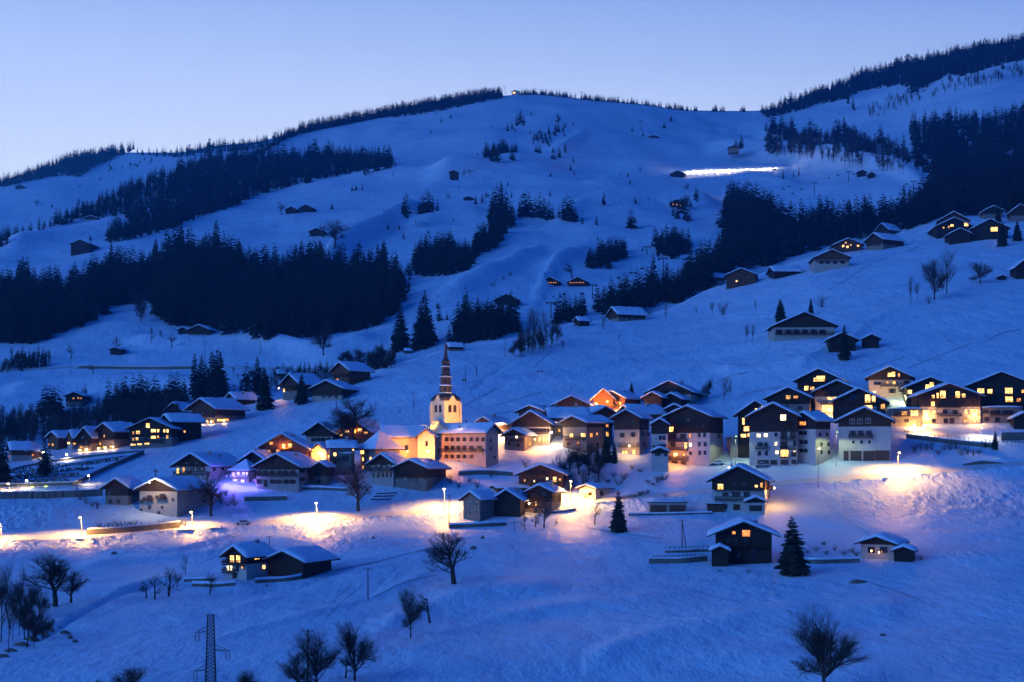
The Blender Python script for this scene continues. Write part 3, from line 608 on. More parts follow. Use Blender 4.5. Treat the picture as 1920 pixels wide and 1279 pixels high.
H('', 1495,1529,870,792,775,1564, st='block', split=804, into=a2, dy=-2, r=1.0, wins=[(1505.6,794,10,7,'o'),(1502,812,5,7,'d'),(1510,812,5,7,'d'),(1503,829,5,7,'d'),(1511,829,5,7,'d'),(1503,845,5,6,'d'),(1511,845,5,6,'d'),(1537,815,4,6,'d'),(1550,815,4,6,'d'),(1540,833,4,6,'d'),(1553,833,4,6,'d'),(1540,848,4,6,'d'),(1556,848,5,6,'d')])
H('', 1386,1450,874,781,753,1462, st='dark', into=a2, dy=9, r=.8, wins=[(1421,769.5,10,7,'L'),(1430,765,6,7,'L'),(1394,790,4,12,'L'),(1401,804,12,9,'L'),(1394,817,9,6,'L'),(1406,816,9,6,'L')], balc=[(1387,1412,797),(1387,1412,810)])
H('white three-storey house with three framed gable windows and a row of dark garages', 1578,1670,866,792,766,1699, st='block', split=799, fr='w', name='apartment_house', cat='house',
  wins=[(1598,790,8,9,'d'),(1612,790,8,9,'d'),(1628,789,8,9,'d')]+row([1599,1614,1629],812,5,10,'s')+row([1600,1615,1630],829,5,6,'d')+[(1586.5,855,9,19,'G'),(1605,855,20,19,'G'),(1629,855,20,19,'G'),(1654,854,26,19,'G'),(1676,808,3,10,'d'),(1683,809,3,8,'d'),(1690,809,3,8,'d'),(1677,829,3,7,'d')], balc=[(1591,1637,820)], chim=[(.4,.2,1.4)])
H('pale garage wing between the two big apartment blocks', 1370,1412,872,822,820, st='white' if 0 else 'plain', flat=True, r=2, name='garage', cat='garage', dy=9, th=4, wins=[(1385,864,14,9,'R'),(1402,864,10,9,'R')])
# ---- right-hand chalets
B = dict(name='chalet')
H('upper left chalet of the right-hand cluster with a big triangular lit window', 1500,1576,750,715,693,1608, st='dark', wins=[(1539,710,14,10,'L'),(1529,712,6,7,'L'),(1512,728,7,8,'L'),(1523,728,7,6,'l'),(1556,710,5,6,'d')], balc=[(1516,1550,717),(1501,1574,722)], chim=[(.4,.4,1)], **B)
H('dark chalet with two dim gable windows at the left of the right-hand cluster', 1443,1518,782,749,728,1547, st='wood', split=757, wins=[(1478,745,8,7,'l'),(1492,745,8,5,'o'),(1475,763,6,6,'d'),(1500,765,8,5,'d'),(1533,757,3,6,'d')], balc=[(1450,1514,753)], **B)
H('chalet with a blazing lit veranda below a long snowy roof', 1534,1612,780,737,715,1645, st='cream', split=742, wins=[(1555,766,26,13,'L'),(1566,747,26,5,'L'),(1580,766,12,10,'l'),(1562,731,8,7,'d'),(1585,731,8,7,'d')], balc=[(1540,1610,757),(1545,1605,737)], **B)
H('dark chalet with tall lit windows right of its centre, above the white garage house', 1567,1660,795,756,730,1690, st='dark', wins=[(1627,747.6,9,15,'L'),(1638,748,6,12,'L'),(1628,764,14,8,'L'),(1657,762,7,9,'l'),(1600,745,14,10,'d'),(1583,767,8,6,'d'),(1605,767,10,6,'d')], balc=[(1590,1655,758)], **B)
H('pale yellow-lit chalet with an arched lit gable window, topmost of the right-hand cluster', 1634,1708,748,710,689,1734, st='cream', split=711, wins=[(1668,703,6,7,'L'),(1675,702,6,9,'L'),(1685.5,704,3,7,'l'),(1664,718,4,4,'l'),(1676,718,5,5,'L'),(1645,719,12,5,'d'),(1700,717,9,6,'d'),(1673,733,6,8,'s'),(1691,731,6,8,'s'),(1700,738,10,4,'d')], balc=[(1654,1708,712),(1650,1708,724),(1690,1708,738)], **B)
H('chalet with a tall lit corner window behind the widest chalet of the right-hand cluster', 1704,1788,770,729,709,1806, st='dark', wins=[(1739,727,7,12,'L'),(1747,723,7,12,'L'),(1706,735,7,7,'L'),(1770,735,6,6,'d')], **B)
H('widest chalet of the right-hand cluster, with two deep balconies and a dozen lit windows', 1722,1838,795,745,721,1848, st='cream', split=762, name='chalet', wins=[(1749.6,744,5,6,'L'),(1758,742,4,10,'L'),(1767.6,740,10,14,'L'),(1786,736,9,10,'d'),(1795.6,740,8,12,'L'),(1806.5,742,6,7,'L'),(1749,757.5,6,8,'L'),(1770,756,8,6,'d'),(1788,757,9,8,'d'),(1807.6,755,7,6,'d'),(1811,771,5,8,'L'),(1826,773,16,11,'L'),(1734,775,15,11,'L'),(1751,772,5,6,'L'),(1772,772,8,7,'d'),(1791,773,8,7,'d'),(1751,789,6,7,'d'),(1773,789,7,8,'d'),(1785,789,8,10,'D'),(1810,788,7,7,'l'),(1826,787,5,9,'L')], balc=[(1755,1802,764),(1756,1802,780),(1742,1832,748)])
H('black-gabled chalet at the right edge of the cluster with five square lit windows', 1826,1935,775,724,699,1962, st='dark', wins=[(1839,733,12,9,'L'),(1856,734,8,8,'L'),(1873,734,7,6,'d'),(1891.5,733,13,11,'L'),(1892,748.7,13,10,'L'),(1877,748,8,6,'d'),(1910,750,7,6,'o'),(1918,734,5,6,'l')], balc=[(1830,1930,743),(1828,1930,757)], **B)
H('low flat-roofed terrace building in front of the black-gabled chalet', 1838,1916,794,765,763, st='grey', flat=True, r=.3, th=5, wins=[(1848,772,10,7,'d'),(1866,773,18,7,'d'),(1890,773,18,7,'d'),(1850,786,8,7,'d'),(1870,787,8,8,'d'),(1893,787,8,7,'d')], balc=[(1855,1905,778)], name='terrace_building', cat='building', snow=.6)
H('flat-roofed annexe with two glowing windows between the right-hand chalets', 1672,1730,800,768,766, st='grey', flat=True, r=.3, th=5, wins=[(1714.6,775,13,10,'L'),(1696,775,10,7,'l'),(1683,775,8,6,'d'),(1700,789,8,6,'d')], balc=[(1675,1705,780)], name='annexe', cat='annexe')
H('small dark roof cut off by the right edge below the black-gabled chalet', 1903,1936,806,787,776, st='dark')
# ---- lower centre
H('red-brown chalet with white-lit balcony below the churchyard road', 973,1056,922,893,873, st='red', wins=[(1040,899,6,9,'L'),(1050,900,4,5,'l'),(1026,898,4,5,'w'),(1002,902,3,4,'w'),(984,901,3,4,'l'),(1004,885,5,5,'d'),(1020,885,5,5,'d')], balc=[(1000,1054,906),(995,1032,889)])
H('dark plank house with pale window frames, leftmost of the lower roadside group', 868,900,978,940,924,929, st='graydark', fr='w', wins=[(882,944,5,9,'d'),(894,944,5,9,'d'),(882,960,5,9,'d'),(894,959,5,8,'d'),(912,945,4,7,'d'),(912,960,4,7,'d')])
H('black barn with a lamp-lit chimney and roof, middle of the lower roadside group', 926,976,970,942,920,993, st='dark', wins=[(946,956,5,7,'d'),(968,957,6,9,'d')], chim=[(.55,.35,1.8)], name='barn', cat='barn')
H('balconied house with a yellow-lit side wall, rightmost of the lower roadside group', 990,1035,964,926,911,1054, st='grey', wins=[(1000,928,5,6,'d'),(1020,926,6,6,'d'),(1003,944,5,7,'d'),(1020,944,5,7,'d'),(1044,932,5,6,'d'),(1005,957,5,6,'d'),(1025,956,5,6,'d')], balc=[(991,1034,936),(991,1034,950)], chim=[(.5,.6,1.6)])
H('small shed roof behind the lower roadside group', 924,936,928,917,912,986, st='wood', name='shed', cat='shed')
H('tiny brightly lit cottage with rose-tinted snow on its roof beside the street lamp', 1088,1116,938,918,911,1146, st='yellow', wins=[(1098,929,6,6,'L'),(1107,926,4,6,'s'),(1128,925,7,9,'D')], name='cottage', cat='cottage')
H('low flat-roofed double garage with brown doors beside the lower road', 1217,1288,963,943,942, st='conc' if 0 else 'plain', flat=True, r=.25, th=4, snow=.3, wins=[(1235,954,30,14,'R'),(1270,954,30,14,'R')], name='garage', cat='garage')
H('small brown flat-roofed shed left of the balconied roadside chalet', 1327,1358,960,946,945, st='red', flat=True, r=.5, snow=.3, name='shed', cat='shed')
k1 = H('three-storey chalet with warm-lit side balcony and a small white porch gable, beside the long road', 1339,1434,959,905,876,1459, st='chalet', split=918, r=1.0, ov=1.6, wins=[(1351,913,10,11,'L'),(1418,912,5,5,'L'),(1428,910,4,9,'l'),(1378,908,6,7,'d'),(1395,908,8,8,'d'),(1380,927,14,8,'d'),(1400,927,10,8,'d'),(1360,927,10,7,'d'),(1381,951,12,11,'D'),(1360,950,6,6,'d'),(1444,909,8,7,'l'),(1442,927,5,8,'l'),(1451,927,4,7,'s'),(1442,948,4,7,'s'),(1450,948,4,6,'s')], balc=[(1340,1433,919),(1341,1412,937),(1437,1458,918)], chim=[(-.35,.45,1.6)])
H('', 1400,1434,960,943,934, st='chalet', split=942, into=k1, dy=-3, r=.5, wins=[(1417,953,24,11,'G')], ov=.8)
H('dark chalet with an orange many-paned window, beside the tall spruce', 1344,1447,1056,1008,979.5,1465, st='dark', ov=2.0, wins=[(1376,999,6,5,'o'),(1399,1000,14,12,'o'),(1365,1016,6,9,'d'),(1380,1016,6,9,'d'),(1398,1016,8,10,'d'),(1415,1016,6,9,'d'),(1432,1016,6,9,'d'),(1412,1036,8,14,'d'),(1385,1040,7,10,'d'),(1438,1038,5,9,'d')], balc=[(1350,1444,1024)])
H('low shed with a rounded snow roof at the left foot of the dark chalet', 1335,1366,1062,1036,1026, st='dark', name='shed', cat='shed')
k3 = H('small white cottage with two arched dark windows on the right-hand slope', 1621,1676,1050,1023,1008,1712, st='cream', split=1021, ov=1.6, wins=[(1634,1031,11,10,'d'),(1657,1031,11,10,'d')], name='cottage', cat='cottage')
H('', 1680,1712,1052,1036,1027,1722, st='dark', into=k3, dy=-1, r=.8)
H('half-timbered chalet with a big twin lit window, alone on the lower left field', 418,462,1088,1048,1026,501, st='chalet', split=1057, ov=1.5, wins=[(436,1048,9,13,'L'),(447.5,1048,9,13,'L'),(427,1065,5,9,'w'),(434.5,1065,5,9,'w'),(446,1065,4,8,'d'),(455,1063,4,7,'l'),(481,1047,8,3.5,'L'),(494,1063,4,7,'L'),(440,1080,8,10,'D')], balc=[(418,462,1057),(418,445,1072)], chim=[(.1,.75,1.1)])
H('long black barn with a snow roof joined to the half-timbered chalet', 497,569,1086,1057,1035,610, st='dark', ov=1.4, Y=None, name='barn', cat='barn')
# ---- hillside, above the village
H('wide lone farmhouse with a cream ground floor on the slope above the village', 1453,1565,632,613,586.5, st='cream', split=613, wins=row([1461,1478,1493,1509,1526,1542],622,6,8,'s'), balc=[(1454,1563,627)], name='farmhouse', th=4, ov=1.6, r=.9)
H('small chalet half hidden by a spruce, right of the wide lone farmhouse', 1556,1604,658,639,625, st='dark', balc=[(1558,1602,650)])
H('tiny dark hut on the slope right of the half-hidden chalet', 1621,1648,652,637,628, st='dark', name='hut', cat='hut')
H('balconied chalet alone on the snow below the dark wood at upper right', 1529,1592,500,484,469, st='redw', split=486, wins=row([1540,1552,1566,1580],492,4,5,'s'), balc=[(1528,1592,490)])
H('dark sunken barn with a flat-looking snow roof on the upper slope', 1449,1453,524,510,501,1502, st='dark', r=1.1, chim=[(0,.4,1),(0,.9,1)], name='barn', cat='barn')
H('dark chalet with one tiny light at the edge of the wood', 1363,1417,531,517,504, st='red', wins=[(1381,527,3,3,'L'),(1398,516,3,3,'d')])
H('low chalet roof with a single light peeping out beside the wood', 1324,1332,534,521,513,1361, st='redw', wins=[(1340,527,2.5,3,'L')])
H('small chalet with four warm windows in front of the black wood', 1565,1617,469,460,448, st='red', wins=[(1581,461.5,4,4,'L'),(1589,463,4,4,'L'),(1595,459.5,3,3,'l'),(1609,461,4,3,'L'),(1586,455,3,3,'l')])
H('dark chalet with a pale snow roof and faint windows, at the wood edge', 1633,1656,468,450,438,1702, st='wood', wins=row([1640,1648,1662,1675],460,2.5,3,'w')[:0]+row([1640,1648,1665,1680],460,3,3,'d'))
H('snow-roofed chalet directly above the one with faint windows', 1648,1666,444,432,419,1696, st='wood')
lr = H('chalet outlined by a white light strip along its gable', 1764,1816,430,414,398,1832, st='wood', wins=[(1818,411,3,3,'L'),(1822,410,3,3,'L'),(1790,412,4,3,'d')])
H('dark chalet with an orange lantern-lit balcony below the light-strip chalet', 1758,1822,440,425,409, st='dark', wins=[(1785,423,6,4,'L'),(1779,426,3,4,'l'),(1811.6,421,7,6,'L'),(1769,427,3,3,'l'),(1797,420,4,3,'d')])
H('small dark chalet in front, below the lantern-lit balcony', 1782,1820,454,440,429, st='dark')
H('broad dark chalet with one bright slatted window high on the right slope', 1826,1890,448,429,411.6, st='dark', wins=[(1864,430,12,8,'L'),(1838,433,4,3,'d'),(1866,443,4,4,'d')])
H('small grey chalet uphill behind the broad dark chalet', 1847,1880,408,396,387, st='grey')
H('brown chalet at the right edge, highest of the hillside houses', 1898,1930,414,398,384, st='wood')
H('dark balconied chalet cut off by the right edge halfway up the slope', 1906,1940,522,504,486, st='dark', balc=[(1904,1940,507)])
H('tiny cube-like hut in the snow left of the chalet cut off by the edge', 1873,1886,525,520,517, st='dark', name='hut', cat='hut')
H('left one of the twin huts with a string of small lights under the roof', 1015,1048,537,530,520, st='dark', name='hut', cat='hut', wins=row([1018,1022,1026,1030,1034,1038,1042],530,1.6,1.6,'o'), nofr=True)
H('right one of the twin huts with a string of small lights under the roof', 1066,1100,537,530,520, st='dark', name='hut', cat='hut', wins=row([1069,1073,1077,1081,1085,1089,1094],530,1.6,1.6,'o'), nofr=True)
H('long chalet with a wide snowy roof on the crest below the dark spruces', 1143,1160,603,591,577,1212, st='wood', wins=[(1170,596,3,3,'d'),(1180,597,3,3,'d'),(1192,597,3,3,'d')])
H('low half-buried barn roof on the crest left of the long chalet', 1078,1086,612,603,596,1106, st='dark', name='barn', cat='barn')
H('dark farmhouse among spruces above the crest', 929,970,574,563,552, st='dark', name='farmhouse')
H('hut at the foot of a round bare tree above the great dark wood', 580,606,443,435,428, st='dark', name='hut', cat='hut')
H('left hut of the pair beside a bare tree on the upper meadow', 535,557,400,394,388, st='dark', name='hut', cat='hut')
H('right hut of the pair on the upper meadow', 561,586,398,391,384,591, st='dark', name='hut', cat='hut')
H('hut with an orange lamp at its right corner, above the great wood', 132,168,474,458,450, st='dark', name='hut', cat='hut')
H('low pale-roofed hut against the diagonal forest edge', 158,182,413,409,405, st='wood', name='hut', cat='hut')
H('tiny hut high on the far left snowfield', 28,45,354,350,346, st='dark', name='hut', cat='hut', ov=.5)
H('snow-backed farmhouse alone below the great dark wood', 352,393,630,620,610, st='wood', balc=[(352,392,626)], name='farmhouse')
H('small dark shed leaning on the lone farmhouse below the great wood', 334,352,628,620,614, st='dark', name='shed', cat='shed')
H('small hut in the middle of the snowy dome', 843,857,327,323,319.5, st='dark', name='hut', cat='hut')
H('hut among small trees left of the spruce clumps on the dome', 870,886,376,372,368.5, st='dark', name='hut', cat='hut')
H('dark hut at the left end of the brightly lit piste', 1258,1283,333,326,320, st='dark', name='hut', cat='hut')
H('half-buried hut high on the bare upper slope', 1215,1235,259,257,254, st='dark', name='hut', cat='hut')
H('chalet hidden by spruces below the lit piste, with tiny lights', 1257,1281,389,381,374, st='dark', wins=[(1262,383,2,2,'o'),(1269,384,2,2,'o'),(1276,385,2,2,'o')], nofr=True)
H('low hut in front of the small spruce clump below the skyline notch', 1367,1386,279,276,273, st='wood', name='hut', cat='hut')
H('left hut beneath the fence line at the end of the piste', 1609,1624,330,323,319, st='dark', name='hut', cat='hut')
H('right hut beneath the fence line at the end of the piste', 1628,1640,333,328,323, st='dark', name='hut', cat='hut')
H('dark field hut below a lone tree in the left valley', 206,226,666,656,652, st='dark', name='hut', cat='hut')
H('bright-fronted lift station on the summit', 960,973,176,172,169.5, st='plain', wins=[(964,174,5,3,'L')], nofr=True, name='lift_station', cat='lift station')
H('wide timber chalet with a snow roof where the crest slope meets the spruces', 621,655,724,697,681,690, st='red', wins=[(640,708,5,4,'d'),(633,712,4,4,'o'),(648,712,4,4,'d'),(668,703,4,3,'d')], balc=[(622,654,706)])
H('chalet with a warm glow at its left corner, between two spruces', 526,561,750,723,703,597, st='wood', wins=[(533,732,4,6,'L'),(545,733,5,5,'d')], balc=[(527,560,728)])
H('black barn with a low white window band right of the two spruces', 583,641,750,731,715,662, st='redw' if 0 else 'cream', split=741, wins=row([607,618,630],743,3,5,'s')+[(648,743,6,5,'d')], name='barn', cat='barn')
H('small snowy roof glimpsed behind the glowing-corner chalet', 514,522,712,702,694,545, st='wood', name='shed', cat='shed')
H('small snow roof glimpsed over the crest behind the church spire', 838,843,660,652,645.5,868, st='wood', name='shed', cat='shed', Y=668)
H('tiny snow-covered roof beside the crest spruces', 757,760,664,659,655,772, st='wood', name='hut', cat='hut', r=1)
# light strip on the gable rake (a real string of lamps fixed to the roof edge)
mb = MB(); W_, L_, hr_, he_ = lr['W'], lr['L'], lr['hr'], lr['he']; mm = (hr_-he_)/(W_/2)
mb.bar((-W_/2-.8, -1.15, he_-mm*.8+.35), (0, -1.15, hr_+.45), .12); mb.bar((0, -1.15, hr_+.45), (W_*.42, -1.15, hr_-mm*W_*.42+.45), .12)
M['strip'] = emis('light_strip', (1,.88,.75), 14); mb.build('light_strip', M['strip'], lr)
# ---- church: one building with nave, chapel, tower, belfry, spire
def church():
    Yt = 462.0; s = F/Yt; c = G(834, 866); z0 = (YH-868)/F*Yt
    W = 39/s/1.0; th = math.radians(40)
    root = empty('church', P(834, 868, Yt), 0); tag(root, 'floodlit church with a cream bell tower and a tiered baroque spire', 'church')
    z = lambda py: (YH-py)/F*Yt - z0
    tw = empty('tower', (0,0,0)); tw.parent = root
    a = 52/s/(math.cos(th)+math.sin(th)); R = Matrix.Rotation(-math.radians(46), 4, 'Z')
    # near corner at origin; axes: right face and left face
    er = Vector((math.cos(math.radians(44)), math.sin(math.radians(44)), 0)); el = Vector((-math.sin(math.radians(44)), math.cos(math.radians(44)), 0))
    a = 27/s/er.x; b = 26/s/abs(el.x); a = b = (a+b)/2*1.0
    ang = math.radians(44); cen = er*a/2 + el*a/2
    tw.location = cen; tw.rotation_euler = (0,0,ang)
    h = a/2; mb = MB(); zt = z(751)
    mb.box(-h, h, -h, h, -4, zt)
    for q in (z(776), zt-.5): 
        mb.box(-h-.22, h+.22, -h-.22, h+.22, q, q+.4)
    for sx in (-1, 1):
        for sy in (-1, 1): mb.box(sx*h-.5, sx*h+.5, sy*h-.5, sy*h+.5, -4, zt-.52)
    mb.build('tower_wall', M['yellow'], tw)
    def arch(name, m, cx, z0_, w, hh, side):
        mb = MB(); pts = [(-w/2, 0), (w/2, 0)] + [(w/2*math.cos(t), hh-w/2+w/2*math.sin(t)) for t in np.linspace(0, math.pi, 9)]
        n = len(pts); mb.add([(cx+x, -h-.12, z0_+zz) for x, zz in pts] + [(cx+x, -h+.1, z0_+zz) for x, zz in pts], [tuple(range(n))]+[(i, n+i, n+(i+1) % n, (i+1) % n) for i in range(n)])
        for k in range(5): mb.box(cx-w/2+.02, cx+w/2-.02, -h-.2, -h-.12, z0_+.3+k*(hh-w/2)/5, z0_+.42+k*(hh-w/2)/5)
        o = mb.build(name, m, tw); o.rotation_euler = (0,0,side)
    for sd in (0, -math.pi/2):
        for cx in (-h*.33, h*.33): arch('belfry_window', M['door'], cx, z(773), 1.15, 2.5, sd)
    # clock-like round moulding and small gablets over each face
    mb = MB()
    for k in range(4):
        g = MB(); g.add([(-1.6, -h-.3, zt), (1.6, -h-.3, zt), (0, -h-.3, zt+1.9), (-1.6, -h+1.4, zt), (1.6, -h+1.4, zt), (0, -h+1.2, zt+1.9)], [(0,1,2),(0,2,5,3),(1,4,5,2)])
        o = g.build('gablet', M['yellow'], tw); o.rotation_euler = (0,0,k*math.pi/2)
    # bell-shaped roof then tiers
    r0 = h*1.08*math.sqrt(2); q = math.pi/4
    mb = MB(); prof = [(r0, zt), (r0*.98, zt+.7), (r0*.88, z(744)), (r0*.70, z(740)), (r0*.55, z(737))]
    mb.lathe(prof, 4, rot=q); mb.build('bell_roof', M['slate'], tw, True)
    u = lambda px: px/2/s
    P_ = [(u(27), z(737)), (u(27), z(735)), (u(24), z(734)), (u(24), z(724)), (u(27.5), z(723)), (u(27.5), z(721.5)), (u(22), z(720)), (u(21), z(708)), (u(25), z(706)), (u(25), z(704)), (u(20), z(702)), (u(17), z(699)), (u(16), z(688)), (u(19), z(686)), (u(18), z(682)), (u(14), z(680)), (u(17), z(678)), (u(17.5), z(676)), (u(13), z(673)), (u(8), z(668)), (u(6), z(660)), (u(4), z(650)), (u(2), z(640)), (u(.8), z(633))]
    mb = MB(); mb.lathe(P_, 8, rot=math.pi/8); sp = mb.build('spire', M['slate'], tw)
    lt = MB()
    for zc, rr, hh in ((z(729), u(24.6), z(725)-z(733)), (z(714), u(22.4), z(710)-z(718)), (z(693), u(17.4), z(689)-z(697))):
        for k in range(8):
            t = k*math.pi/4+math.pi/8+math.pi/8; x, y = rr*.955*math.cos(t), rr*.955*math.sin(t)
            dx, dy = -math.sin(t)*rr*.16, math.cos(t)*rr*.16; ox, oy = math.cos(t)*.06, math.sin(t)*.06
            lt.add([(x+ox-dx, y+oy-dy, zc-hh/2), (x+ox+dx, y+oy+dy, zc-hh/2), (x+ox+dx, y+oy+dy, zc+hh/2), (x+ox-dx, y+oy-dy, zc+hh/2)], [(0,1,2,3)])
    lt.build('lantern_opening', M['glass'], tw)
    for pz, rr in ((z(722), u(28.5)), (z(705), u(26)), (z(686), u(20)), (z(736), u(28))):
        sb = MB(); sb.lathe([(rr, pz-.12), (rr+.03, pz+.12), (rr*.75, pz+.38), (0.05, pz+.42)], 8, rot=math.pi/8); sb.build('snow_ledge', M['rsnow'], tw, True)
    cr = MB(); zt2 = z(633); cr.bar((0,0,zt2-.3), (0,0,zt2+1.3), .05); cr.bar((-.35,0,zt2+.8), (.35,0,zt2+.8), .05)
    cr.build('cross', M['steel'], tw)
    return root
ch = church()
H('', 716,722,870,822,798,792, st='yellow', into=ch, r=1.5, Y=452, wins=[(743,843,5,12,'d'),(762,840,5,10,'d'),(762,856,4,5,'l')], snow=.35)
H('', 783,815,874,822,806, st='yellow', into=ch, Y=446, r=.8, th=6, wins=[(800,832,4,9,'d')], snow=.35)
H('', 806,836,872,806,789, st='yellow', into=ch, Y=452, r=.9, th=10, snow=.35)
# ---------------------------------------------------------------- trees
def conifer_parts(seed, whorls, nb, R0=.19, hero=True):
    """unit-height spruce; returns trunk MB, crown MB"""
    rn = random.Random(seed); tr = MB(); tr.bar((0,0,-.06), (0,0,.5), .016, .010, 5); tr.bar((0,0,.5), (0,0,1), .010, .0015, 4)
    cr = MB(); z0 = rn.uniform(.03, .09); lean = rn.uniform(.85, 1.15); asym = rn.uniform(0, 6.28); fat = rn.uniform(.8, 1.25)
    for i in range(whorls):
        t = i/(whorls-1.0); z = z0+(.985-z0)*t**.93
        rad = R0*fat*((1-t)**.68)*(1-.35*max(0, .12-t)/.12)+.006
        n = max(4, int(nb*(1-.45*t))); a0 = rn.uniform(0, 6.28)
        for k in range(n):
            a = a0+2*math.pi*k/n+rn.uniform(-.25, .25); r = rad*rn.uniform(.68, 1.18)*(1+.12*math.cos(a-asym)); 
            if rn.random() < .06: r *= .5
            up = .10*(t-.35)*r*4 if t > .35 else 0; droop = r*rn.uniform(.30, .62)*(1.1-t)
            ca, sa = math.cos(a), math.sin(a); w = r*rn.uniform(.34, .50)
            zi = z+rn.uniform(-.55, .55)/whorls; th = .020*(1-t)+.008
            tip = (ca*r, sa*r, zi-droop+up); mid = (ca*r*.55, sa*r*.55, zi-droop*.35+up*.5)
            l = (mid[0]-sa*w, mid[1]+ca*w, mid[2]-th*1.1); q = (mid[0]+sa*w, mid[1]-ca*w, mid[2]-th*1.1)
            base = (ca*.004, sa*.004, zi+.012); bl = (ca*.01, sa*.01, zi-th*1.6)
            if hero:
                l2 = (ca*r*.86-sa*w*.62, sa*r*.86+ca*w*.62, zi-droop*.95+up-th*.8); q2 = (ca*r*.86+sa*w*.62, sa*r*.86-ca*w*.62, zi-droop*.95+up-th*.8)
                m3 = (ca*r*.74, sa*r*.74, zi-droop*.62+up*.7); lo = (ca*r*.6, sa*r*.6, mid[2]-th*2.6)
                cr.add([base, l, mid, q, l2, m3, q2, tip, lo, bl], [(0,1,2),(0,2,3),(1,4,5),(2,1,5),(2,5,3),(3,5,6),(4,7,5),(5,7,6),(9,8,2),(8,7,5)])
            else:
                lo = (mid[0], mid[1], mid[2]-th*2.2); cr.add([base, l, tip, q, lo], [(0,1,2),(0,2,3),(0,4,2)])
    return tr, cr
HERO = []
for k in range(6):
    tr, cr = conifer_parts(100+k, 27, 10, R0=.19+.014*k); HERO.append((tr.mesh('conifer_trunk', M['bark']), cr.mesh('conifer_crown', M['needle'])))
MID = []
for k in range(6):
    tr, cr = conifer_parts(200+k, 24, 8, R0=.19+.016*k, hero=False); MID.append((tr.mesh('conifer_trunk', M['bark']), cr.mesh('conifer_crown', M['needle'])))
LOD = []
for k in range(10):
    tr, cr = conifer_parts(300+k, 13, 6, R0=.20+.014*k, hero=False); m_ = MB(); m_.add(cr.v, cr.f); m_.bar((0,0,-.1), (0,0,.3), .015, .01, 3)
    fs = []; 
    for f in m_.f:
        if len(f) == 4: fs += [(f[0], f[1], f[2]), (f[0], f[2], f[3])]
        else: fs.append(f)
    LOD.append((np.array(m_.v), np.array(fs)))
CT = []      # every conifer: (px, py, height px, zone)
def one(px, py, h, z): CT.append((px, py, h, z))
def inside(poly, x, y):
    c = False; j = len(poly)-1
    for i in range(len(poly)):
        xi, yi = poly[i]; xj, yj = poly[j]
        if (yi > y) != (yj > y) and x < (xj-xi)*(y-yi)/(yj-yi)+xi: c = not c
        j = i
    return c
def wood(zone, poly, dx, dy, h, jit=.35, keep=1.0):
    dx *= .86; dy *= .86
    xs = [p[0] for p in poly]; ys = [p[1] for p in poly]; y = min(ys); k = 0
    while y <= max(ys):
        x = min(xs)+(k % 2)*dx/2
        while x <= max(xs):
            qx = x+random.uniform(-.5, .5)*dx; qy = y+random.uniform(-.5, .5)*dy
            if inside(poly, qx, qy) and random.random() < keep:
                nz = noise.noise(Vector((qx*.035, qy*.05, 4))); hh = (h if not callable(h) else h(qx, qy))*random.uniform(1-jit*1.3, 1+jit*.8)*(1+.28*nz)
                if nz < -.38 and random.random() < .55: continue
                CT.append((qx, qy, hh, zone))
            x += dx
        y += dy; k += 1
Z1 = 'the great dark wood left of centre'
wood(Z1, [(285,530),(300,488),(330,470),(350,480),(400,482),(440,492),(500,512),(560,512),(600,500),(640,512),(700,522),(752,522),(756,565),(738,592),(700,612),(650,626),(570,634),(480,634),(400,626),(310,606),(286,582)], 10, 8.5, lambda x, y: 50+18*(y-480)/150)
wood(Z1, [(-60,640),(-60,545),(40,535),(130,548),(200,530),(262,540),(268,560),(235,572),(190,596),(120,626),(60,645)], 10, 8.5, lambda x, y: 46+14*(y-520)/120)
wood(Z1, [(120,545),(200,512),(262,508),(292,500),(294,545),(262,570),(190,575)], 9, 8, 50)
wood(Z1, [(752,520),(775,512),(772,540),(756,570)], 10, 8, 26, .5, .7)
wood(Z1, [(262,520),(285,520),(283,560),(268,560)], 11, 9, 34, keep=.5)
for x, y, h in [(405,488,78),(420,490,60),(355,478,58),(340,480,66),(437,494,56),(480,512,52),(507,515,44),(65,548,50),(110,552,58),(135,545,46),(215,535,44),(545,512,52),(580,510,62),(632,510,56),(665,520,44)]: one(x, y, h, Z1)
Z2 = 'the long diagonal wood on the upper left'
wood(Z2, [(-60,478),(0,452),(60,436),(120,412),(175,385),(200,374),(240,352),(280,342),(330,322),(400,304),(450,300),(490,292),(520,300),(565,298),(620,292),(690,300),(738,302),(735,318),(700,326),(640,330),(560,346),(500,362),(430,388),(360,415),(330,428),(250,444),(200,450),(240,420),(235,402),(140,415),(60,438),(0,466),(-60,492)], 8, 6, lambda x, y: 24+6*(x > 330), .3)
wood(Z2, [(195,452),(240,430),(330,400),(420,375),(430,388),(330,428),(260,448),(200,462)], 10, 6, 30)
Z2b = 'the wood along the meadow edge at upper left'
Z3 = 'the forest line along the far left skyline'
wood(Z3, [(-40,352),(0,343),(60,324),(130,298),(200,285),(240,283),(252,278),(235,290),(180,312),(165,322),(150,332),(110,330),(60,340),(0,352)], 5.0, 4, 17, .3)
wood(Z3, [(255,287),(320,289),(400,276),(430,274),(480,268),(540,250),(560,250),(500,276),(470,283),(430,285),(400,288),(330,296),(260,291)], 5.5, 4, 15, .35, .85)
wood(Z3, [(190,300),(320,300),(300,318),(200,316)], 12, 6, 9, .4, .35)
Z4 = 'the forest line along the main skyline'
for x in np.arange(480, 942, 2.3):
    y = float(CF(float(x)))
    for q in range(2): CT.append((x+random.uniform(-2, 2), y+random.uniform(-1, 2.5)+(2 if x > 760 else 0), random.uniform(15, 25) if x > 560 else random.uniform(10, 18), Z4))
wood(Z4, [(700,224),(760,212),(830,200),(880,190),(940,182),(935,186),(880,196),(830,208),(760,218)], 5, 3, 16)
